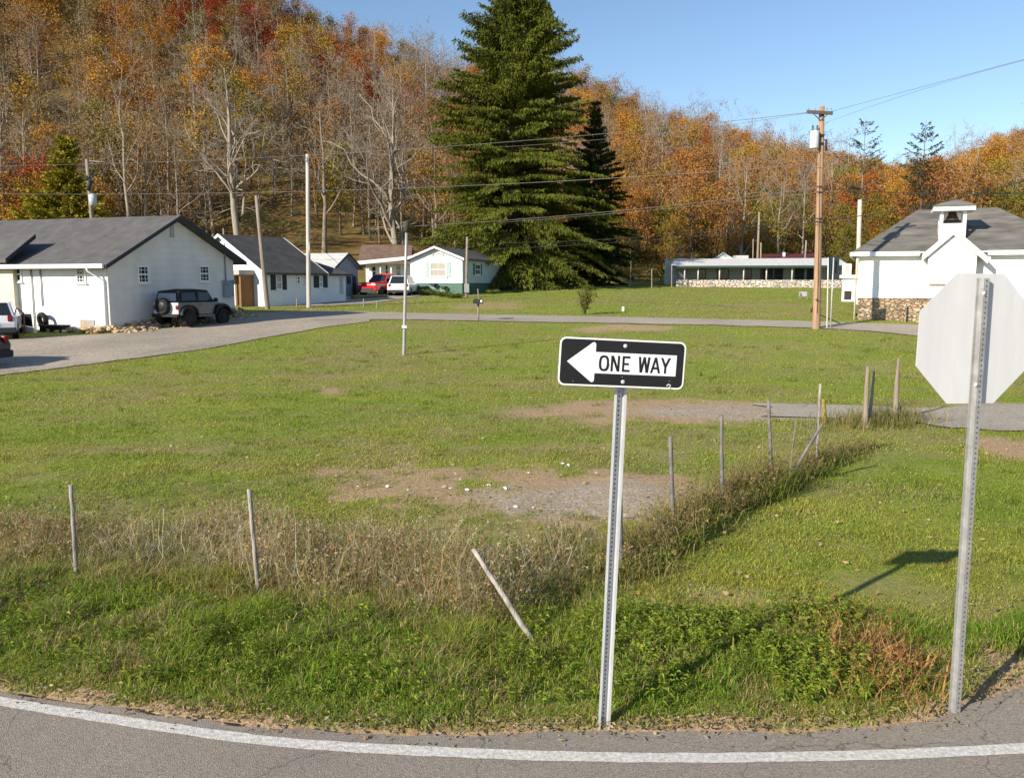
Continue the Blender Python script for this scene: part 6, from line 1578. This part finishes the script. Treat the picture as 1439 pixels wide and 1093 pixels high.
def one_way():
    b = G(848, 1019); Y = b.y; o = thing('one_way_sign', 'black and white left arrow ONE WAY sign on a leaning galvanised post', 'road sign', b)
    yaw = math.radians(8); roll = math.radians(3.2)
    ax0 = Vector((math.cos(yaw), math.sin(yaw), 0)); az0 = Vector((0, 0, 1)); nf = Vector((math.sin(yaw), -math.cos(yaw), 0))
    ax = ax0 * math.cos(roll) - az0 * math.sin(roll); az = az0 * math.cos(roll) + ax0 * math.sin(roll)
    top = P(876, 482, Y + .05) - b
    m = MB(); channel(m, Vector((0, 0, -.15)), top, ax0, -nf, .078, .034, 1, 90); m.build('post', [GALV, HOLE], o)
    c = P(874.3, 510.5, Y - .02) - b + nf * .004; Wd, Hg = .775, .287
    def q(u, v, n): return c + ax * u + az * v + nf * n
    def plate(pts, n0, n1, material, name, par):
        k = MB(); k.prism([q(u, v, n0) for u, v in pts], nf * (n1 - n0)); return k.build(name, material, par)
    pn = plate(rrect(Wd, Hg, .038), 0, .004, SIGNW, 'panel', o)
    plate(rrect(Wd - .020, Hg - .020, .030), .0041, .0052, SIGNB, 'black_field', pn)
    def uv(s, t): return ((s - .5) * Wd, (.5 - t) * Hg)
    # arrow with rounded barbs
    def rnd(c_, r, a0, a1, n=6): return [(c_[0] + r * math.cos(math.radians(a0 + (a1 - a0) * i / n)), c_[1] + r * math.sin(math.radians(a0 + (a1 - a0) * i / n))) for i in range(n + 1)]
    t0 = uv(.062, .5); u1 = uv(.265, .13); u2 = uv(.265, .87); s0 = uv(.285, .285); s1 = uv(.93, .285); s2 = uv(.93, .725); s3 = uv(.285, .725)
    ar = [t0] + rnd(u2, .013, 235, 360)[0:] + [(u2[0] + .0135, s3[1] - .004), s3, s2, s1, s0, (u1[0] + .0135, s0[1] + .004)] + rnd(u1, .013, 0, 125)
    plate(ar, .0053, .0062, SIGNW, 'arrow', pn)
    # lettering, drawn as cut shapes
    th = .0135; lt, lb_ = .345, .675; Ht = (lb_ - lt) * Hg
    def glyph(polys, s0_, s1_):
        x0 = (s0_ - .5) * Wd; w = (s1_ - s0_) * Wd; y0 = (.5 - lb_) * Hg; k = MB()
        for i, pl in enumerate(polys): k.prism([q(x0 + u * w, y0 + v * Ht, .0063 + .0001 * i) for u, v in pl], nf * .0007)
        k.build('letter', SIGNB, pn)
    def st(w): return th / (w * Wd)
    w = .080; e = st(w); v = th / Ht
    n = 24; so = [(.5 + .5 * math.copysign(abs(math.cos(a)) ** .75, math.cos(a)), .5 + .5 * math.copysign(abs(math.sin(a)) ** .75, math.sin(a))) for a in [2 * math.pi * i / n for i in range(n)]]
    si = [(.5 + (x - .5) * (1 - 2 * e), .5 + (y - .5) * (1 - 2 * v)) for x, y in so]
    glyph([[so[i], so[(i + 1) % n], si[(i + 1) % n], si[i]] for i in range(n)] and [[so[i], so[(i + 1) % n], si[(i + 1) % n], si[i]] for i in range(n)], .312, .312 + w)
    w = .070; e = st(w)
    glyph([[(0, 0), (e, 0), (e, 1), (0, 1)], [(1 - e, 0), (1, 0), (1, 1), (1 - e, 1)], [(0, 1), (e * 1.15, 1), (1, 0), (1 - e * 1.15, 0)]], .407, .407 + w)
    w = .062; e = st(w)
    glyph([[(0, 0), (1, 0), (1, v), (e, v), (e, .5 - v / 2), (.85, .5 - v / 2), (.85, .5 + v / 2), (e, .5 + v / 2), (e, 1 - v), (1, 1 - v), (1, 1), (0, 1)]], .497, .497 + w)
    w = .094; e = st(w)
    glyph([[(0, 1), (.24 - e * .55, 0), (.24 + e * .55, 0), (e * 1.05, 1)], [(.5 - e * .5, 1), (.24 - e * .5, 0), (.24 + e * .6, 0), (.5 + e * .5, 1)], [(.5 - e * .5, 1), (.76 - e * .6, 0), (.76 + e * .5, 0), (.5 + e * .5, 1)], [(1 - e * 1.05, 1), (.76 - e * .55, 0), (.76 + e * .55, 0), (1, 1)]], .625, .625 + w)
    w = .082; e = st(w)
    glyph([[(0, 0), (e * 1.05, 0), (.5 + e * .5, 1), (.5 - e * .5, 1)], [(1 - e * 1.05, 0), (1, 0), (.5 + e * .5, 1), (.5 - e * .5, 1)], [(.24, .24), (.76, .24), (.76 - .06, .24 + v), (.30, .24 + v)]], .722, .722 + w)
    w = .082; e = st(w)
    glyph([[(.5 - e * .5, 0), (.5 + e * .5, 0), (.5 + e * .5, .47), (.5 - e * .5, .47)], [(0, 1), (.5 - e * .5, .40), (.5 + e * .5, .46), (e * 1.1, 1)], [(1 - e * 1.1, 1), (.5 - e * .5, .46), (.5 + e * .5, .40), (1, 1)]], .802, .802 + w)
    for t in (.135, .885):
        k = MB(); k.lathe([(.0125, 0), (.0125, .004), (.009, .008), (0, .009)], q(*uv(.513, t), .0053), nf, 14); k.build('bolt', GALV, pn)
    for s, t in ((.12, .91), (.885, .83), (.505, .78)):
        k = MB(); k.lathe([(.0035, 0), (.0035, .0006), (0, .0006)], q(*uv(s, t), .0063 if s != .505 else .0053), nf, 8); k.build('punched_dot', mat('dot_grey', (.2, .2, .2)) if 'dot_grey' not in bpy.data.materials else bpy.data.materials['dot_grey'], pn)
    cq = uv(.885, .955); cur = [(-.014, .004), (-.012, .012), (-.002, .017), (.008, .012), (.008, .004), (.0, -.001), (.004, -.007), (.010, -.009)]
    k = MB(); k.tube([q(cq[0] + a, cq[1] + b_ , .0062) for a, b_ in cur], .0026, 5); k.build('squiggle', SIGNW, pn)
one_way()

def stop_sign():
    b = G(1340, 1002); Y = b.y; o = thing('stop_sign', 'octagonal road sign seen from its plain grey back on a punched steel post', 'road sign', b)
    yaw = math.radians(11); nf = Vector((math.sin(yaw), -math.cos(yaw), 0)); ax = Vector((math.cos(yaw), math.sin(yaw), 0)); az = Vector((0, 0, 1))
    top = P(1381, 391, Y) - b
    d = top.normalized()
    m = MB(); channel(m, -d * .15 + nf * .036, top + nf * .036, ax, -nf, .080, .034, -1, 92); m.build('post', [GALVD, HOLE], o)
    c = P(1371, 476.5, Y) - b; S = .80 / 2; R = S / math.cos(math.pi / 8)
    a2 = math.radians(1.0); ux = ax * math.cos(a2) - az * math.sin(a2); uz = az * math.cos(a2) + ax * math.sin(a2)
    pts = [c + ux * (R * math.cos(math.pi / 8 + k * math.pi / 4)) + uz * (R * math.sin(math.pi / 8 + k * math.pi / 4)) - nf * .004 for k in range(8)]
    m = MB(); m.prism(pts, nf * .0035); m.prism([q - nf * .0006 for q in pts], -nf * .0004, 1); m.build('panel', [ALU, paint('sign_red', (.45, .02, .03))], o)
    for t in (.28, -.28):
        m = MB(); m.lathe([(.014, 0), (.014, .006), (0, .008)], c + uz * t + nf * .037, nf, 10); m.build('bolt', GALV, o)
stop_sign()

# ---- small things
def mailbox():
    g = G(672, 451); o = thing('mailbox', 'pair of black mailboxes on one post at the far road', 'mailbox', g)
    def l(px, py): return P(px, py, g.y) - g
    m = MB(); m.tube([Vector((0, 0, -.2)), l(672, 421)], .05, 8); m.build('post', POLEGREY, o)
    for px, w in ((668.5, .1), (675.5, .1)):
        c = l(px, 423); m = MB(); n = 8
        m.prism([c + Vector((.12 * math.cos(a), -.3, .0 + .12 * math.sin(a))) for a in [math.pi * i / n for i in range(n + 1)]] + [c + Vector((-.12, -.3, -.13)), c + Vector((.12, -.3, -.13))], (0, .55, 0)); m.build('box', DARKTRIM, o)
    m = MB(); c = l(676.5, 423); m.bx(-.04, .05, -.312, -.303, -.06, .06, 0, Matrix.Translation(c)); m.build('label_plate', WHITEP, o)
mailbox()
g = G(672.5, 418.5); pole('fence_stake', 'low bent stake behind the pair of mailboxes', 'stake', 672.5, 418.5, 671.5, 406, g.y, .06, .05, POLEGREY, 6)
g = G(876, 437); pole('boundary_stake', 'short white boundary stake on the lawn beyond the far road', 'stake', 876, 437, 876, 431, g.y, .09, .08, WHITEP, 8)
g = G(1132, 421); o = thing('board_sign', 'small grey board sign on the lawn left of the utility pole', 'sign', g)
m = MB(); m.bx(-.5, .12, -.04, .04, .25, .6); m.build('board', mat('grey_white_board', (.42, .42, .40)), o); m = MB(); m.bx(.05, .14, -.12, -.041, -.2, .62); m.build('leg', mat('grey_leg', (.2, .19, .18)), o); m = MB(); m.bx(-.48, -.40, -.12, -.041, -.2, .5); m.build('leg', bpy.data.materials['grey_leg'], o)
g = G(1140, 437); o = thing('plank', 'pale plank leaning on the foot of the tall utility pole', 'plank', g); 
m = MB(); m.tube([(0, 0, -.05), P(1146.5, 420, G(1147, 462).y - .3) - g], .05, 6); m.build('shaft', POLEGREY, o)
# tyre, planter, door panel and rail against the long building
a, z = W1.front(60, 450, -.25); o = thing('tyre', 'worn tyre leaning against the long white building above the black planter', 'tyre', W1.loc + W1.ex * a + W1.ey * -.25 + Vector((0, 0, z)), W1.th)
m = MB(); m.lathe([(.22, -.09), (.32, -.1), (.36, -.05), (.36, .05), (.32, .1), (.22, .09), (.22, -.09)], (0, 0, 0), (.3, 1, .15), 24); m.build('tread', TYRE, o)
a, z0 = W1.front(56, 470, -.7); a1, z1 = W1.front(85, 459, -.7); o = thing('planter', 'long black planter box at the foot of the long white building', 'planter', W1.loc + W1.ex * a + W1.ey * -.7 + Vector((0, 0, z0)), W1.th)
m = MB(); m.bx(0, a1 - a, 0, .5, -.2, z1 - z0); m.build('box', mat('black_tub', (.012, .012, .013), .7), o); m = MB(); m.bx(-.04, a1 - a + .04, -.04, .54, z1 - z0 + .001, z1 - z0 + .06); m.build('rim', mat('black_rim', (.02, .02, .022), .6), o)
a, z0 = W1.front(26, 476, -1.2); a1, z1 = W1.front(44, 441, -1.2); o = thing('car_door', 'loose white car door with dark window standing by the wall', 'car door', W1.loc + W1.ex * a + W1.ey * -1.2 + Vector((0, 0, z0)), W1.th)
w_, h_ = a1 - a, z1 - z0
m = MB(); m.prism([(-.1, 0, -.2), (w_ * 1.25, 0, -.2), (w_ * 1.1, 0, h_ * .45), (w_ * .2, 0, h_ * .55), (-.1, 0, h_ * .6)], (0, .12, 0)); m.build('panel', paint('door_white', (.72, .72, .71)), o)
m = MB(); m.prism([(0, .03, h_ * .60), (w_ * .45, .03, h_ * .53), (w_ * .95, .03, h_ * .48), (w_ * .9, .03, h_), (.05, .03, h_)], (0, .05, 0)); m.build('window', GLASS, o)
a, z0 = W1.front(20, 452, -1.9); o = thing('handrail', 'rusty red handrail sloping down by the cream wing', 'handrail', W1.loc + W1.ex * a + W1.ey * -1.9, W1.th)
z1 = W1.front(20, 429, -1.9)[1]; a2, z2 = W1.front(33, 440, -1.9); m = MB(); m.tube([(0, 0, -.3), (0, 0, z1), (a2 - a, 0, z2), (a2 - a, 0, -.3)], .035, 6); m.build('rail', mat('rust_red', (.22, .06, .045)), o)
# low block wall in front of the shed
a = G(497, 421); c = G(545, 418); o = thing('low_wall', 'low mossy wall edging the drive below the red pickup', 'wall', a, math.atan2(c.y - a.y, c.x - a.x)); l = (c - a).length
m = MB(); m.bx(0, l, 0, .3, -.4, .25); m.build('wall', mat('mossy_block', (.16, .15, .07), .9, .3, 3), o); m = MB(); m.bx(-.03, l + .03, -.03, .33, .251, .33); m.build('cap', mat('mossy_cap', (.28, .26, .10), .9, .3, 3), o)
for px, py in ((511, 432), (530, 434), (417, 433)): 
    g = G(px, py); pole('fence_stake', {511: 'thin pale stake left of the pair on the far verge', 530: 'thin brown stake on the far verge below the red pickup', 417: 'thin white stake on the grass before the block house'}[px], 'stake', px, py, px, py - (12 if px != 417 else 14), g.y, .045, .04, POLEGREY, 6)
# litter on the bare patch
def scraps():
    rr = np.random.default_rng(5); lst = [(511, 684), (546, 687), (576, 691), (576, 700), (628, 686), (641, 688), (655, 690), (680, 686), (686, 684), (715, 687), (655, 676), (638, 654), (242, 628), (625, 688), (712, 689), (735, 713), (820, 676), (740, 667), (800, 655)]
    B = []; D = []; L = []
    for px, py in lst:
        g = G(px, py)
        for k in range(2): B.append((g.x + rr.normal(0, .06), g.y + rr.normal(0, .05), g.z + .025)); a = rr.uniform(0, 6.28); D.append((math.cos(a), math.sin(a), .1)); L.append(rr.uniform(.03, .085))
    L = np.array(L); co, tri = kites(np.array(B), np.array(D), L, L * .5, rr)
    tag(link('scraps', tri_mesh('scraps', co, tri, WHITEP)), 'white paper scraps scattered over the bare patch', 'litter', kind='stuff')
scraps()

# ================================================================== wires
def wire(label, pts, r=.012, material=None, group='overhead wires'):
    px = np.array([q[0] for q in pts], float); py = np.array([q[1] for q in pts], float); Y = np.array([q[2] for q in pts], float)
    cf = np.polyfit(px, py, 2 if len(pts) > 2 else 1); s = np.linspace(px[0], px[-1], 40)
    iy = np.interp(s, px, 1 / Y); m = MB()
    m.tube([P(a, np.polyval(cf, a), 1 / k) for a, k in zip(s, iy)], r, 5)
    tag(m.build('power_line', material or WIRE), label, 'power line', group)
wire('topmost wire from the leaning transformer pole to the crossarm', [(-80, 236, 64), (122, 229, 62), (432, 216, 56), (700, 203, 49), (960, 180, 43), (1136, 156, 38)], .013)
wire('second wire down on the left half, running low past the spruce to the utility pole', [(-80, 273, 64), (200, 271, 60), (480, 267, 55), (760, 258, 48), (960, 245, 43), (1150, 229, 38)], .015)
wire('middle wire crossing the spruce and meeting the pole below the transformer', [(560, 319, 60), (760, 306, 52), (960, 287, 44), (1150, 264, 38)], .014)
wire('twin of the middle wire hanging just under it', [(700, 313, 54), (960, 291, 44), (1151, 270, 38)], .009)
wire('upper cable of the low bundle in front of the porch building', [(690, 342, 62), (900, 333, 50), (1040, 321, 43), (1149, 307, 38)], .016, WIRED)
wire('lower cable of the low bundle in front of the porch building', [(690, 350, 62), (900, 338, 50), (1040, 326, 43), (1149, 312, 38)], .016, WIRED)
wire('thin wire under the topmost wire near the hill crest', [(700, 207, 49), (960, 184, 43), (1136, 159, 38)], .008)
wire('upper wire rising to the right across the open sky', [(1168, 157, 38), (1290, 124, 32), (1520, 62, 25)], .008)
wire('lower wire rising to the right across the open sky', [(1160, 173, 38), (1290, 128, 32), (1520, 66, 25)], .006)
wire('cable leaving the utility pole level to the right above the school roof', [(1152, 265, 38), (1300, 272, 34), (1520, 268, 29)], .014, WIRED)
wire('thick cable rising to the right over the bell tower', [(1152, 309, 38), (1290, 292, 34), (1380, 270, 31), (1520, 226, 28)], .018, WIRED)
wire('low cable from the leaning pole past the shed to the steel pole', [(364, 330, 54), (470, 338, 56), (571, 345, 60), (690, 344, 64)], .02, WIRED)
wire('service drop curving down to the pale shed roof', [(432, 333, 55), (452, 350, 60), (476, 371, 66)], .014, WIRED)
wire('service wire from the small road pole to the green based house', [(436, 336, 55), (540, 336, 62), (655, 338, 70)], .014, WIRED)

# ================================================================== light, sky, camera
EL = math.radians(25.4); SX, SY = .737, .675
sun = bpy.data.lights.new('Sun', 'SUN'); sun.energy = 4.7; sun.angle = math.radians(.53); sun.color = (1, .91, .77)
so = bpy.data.objects.new('Sun', sun); C.objects.link(so)
dv = Vector((SX * math.cos(EL), SY * math.cos(EL), -math.sin(EL))); so.rotation_euler = dv.to_track_quat('-Z', 'Y').to_euler(); so.location = (-20, -20, 30)
w = bpy.data.worlds.new('World'); SC.world = w; w.use_nodes = True
nt = w.node_tree; bg = nt.nodes['Background']; sk = nt.nodes.new('ShaderNodeTexSky'); sk.sky_type = 'NISHITA'; sk.sun_disc = False
sk.sun_elevation = EL; sk.sun_rotation = math.atan2(-SX, -SY); sk.air_density = 1.0; sk.dust_density = .15; sk.ozone_density = 2.6; sk.altitude = 250
nt.links.new(sk.outputs[0], bg.inputs[0]); bg.inputs[1].default_value = .10
cam = bpy.data.cameras.new('Camera'); co = bpy.data.objects.new('Camera', cam); C.objects.link(co)
cam.sensor_width = 36; cam.lens = F * 36 / 1439; cam.clip_end = 2000; cam.clip_start = .05
co.location = (0, 0, H); co.rotation_euler = (math.pi / 2 - PITCH, 0, 0); SC.camera = co
SC.view_settings.view_transform = 'Standard'; SC.view_settings.look = 'None'; SC.view_settings.exposure = .68; SC.view_settings.gamma = 1
SC.render.engine = 'CYCLES'; SC.cycles.max_bounces = 5; SC.cycles.diffuse_bounces = 3; SC.cycles.transparent_max_bounces = 4; SC.cycles.caustics_reflective = False; SC.cycles.caustics_refractive = False
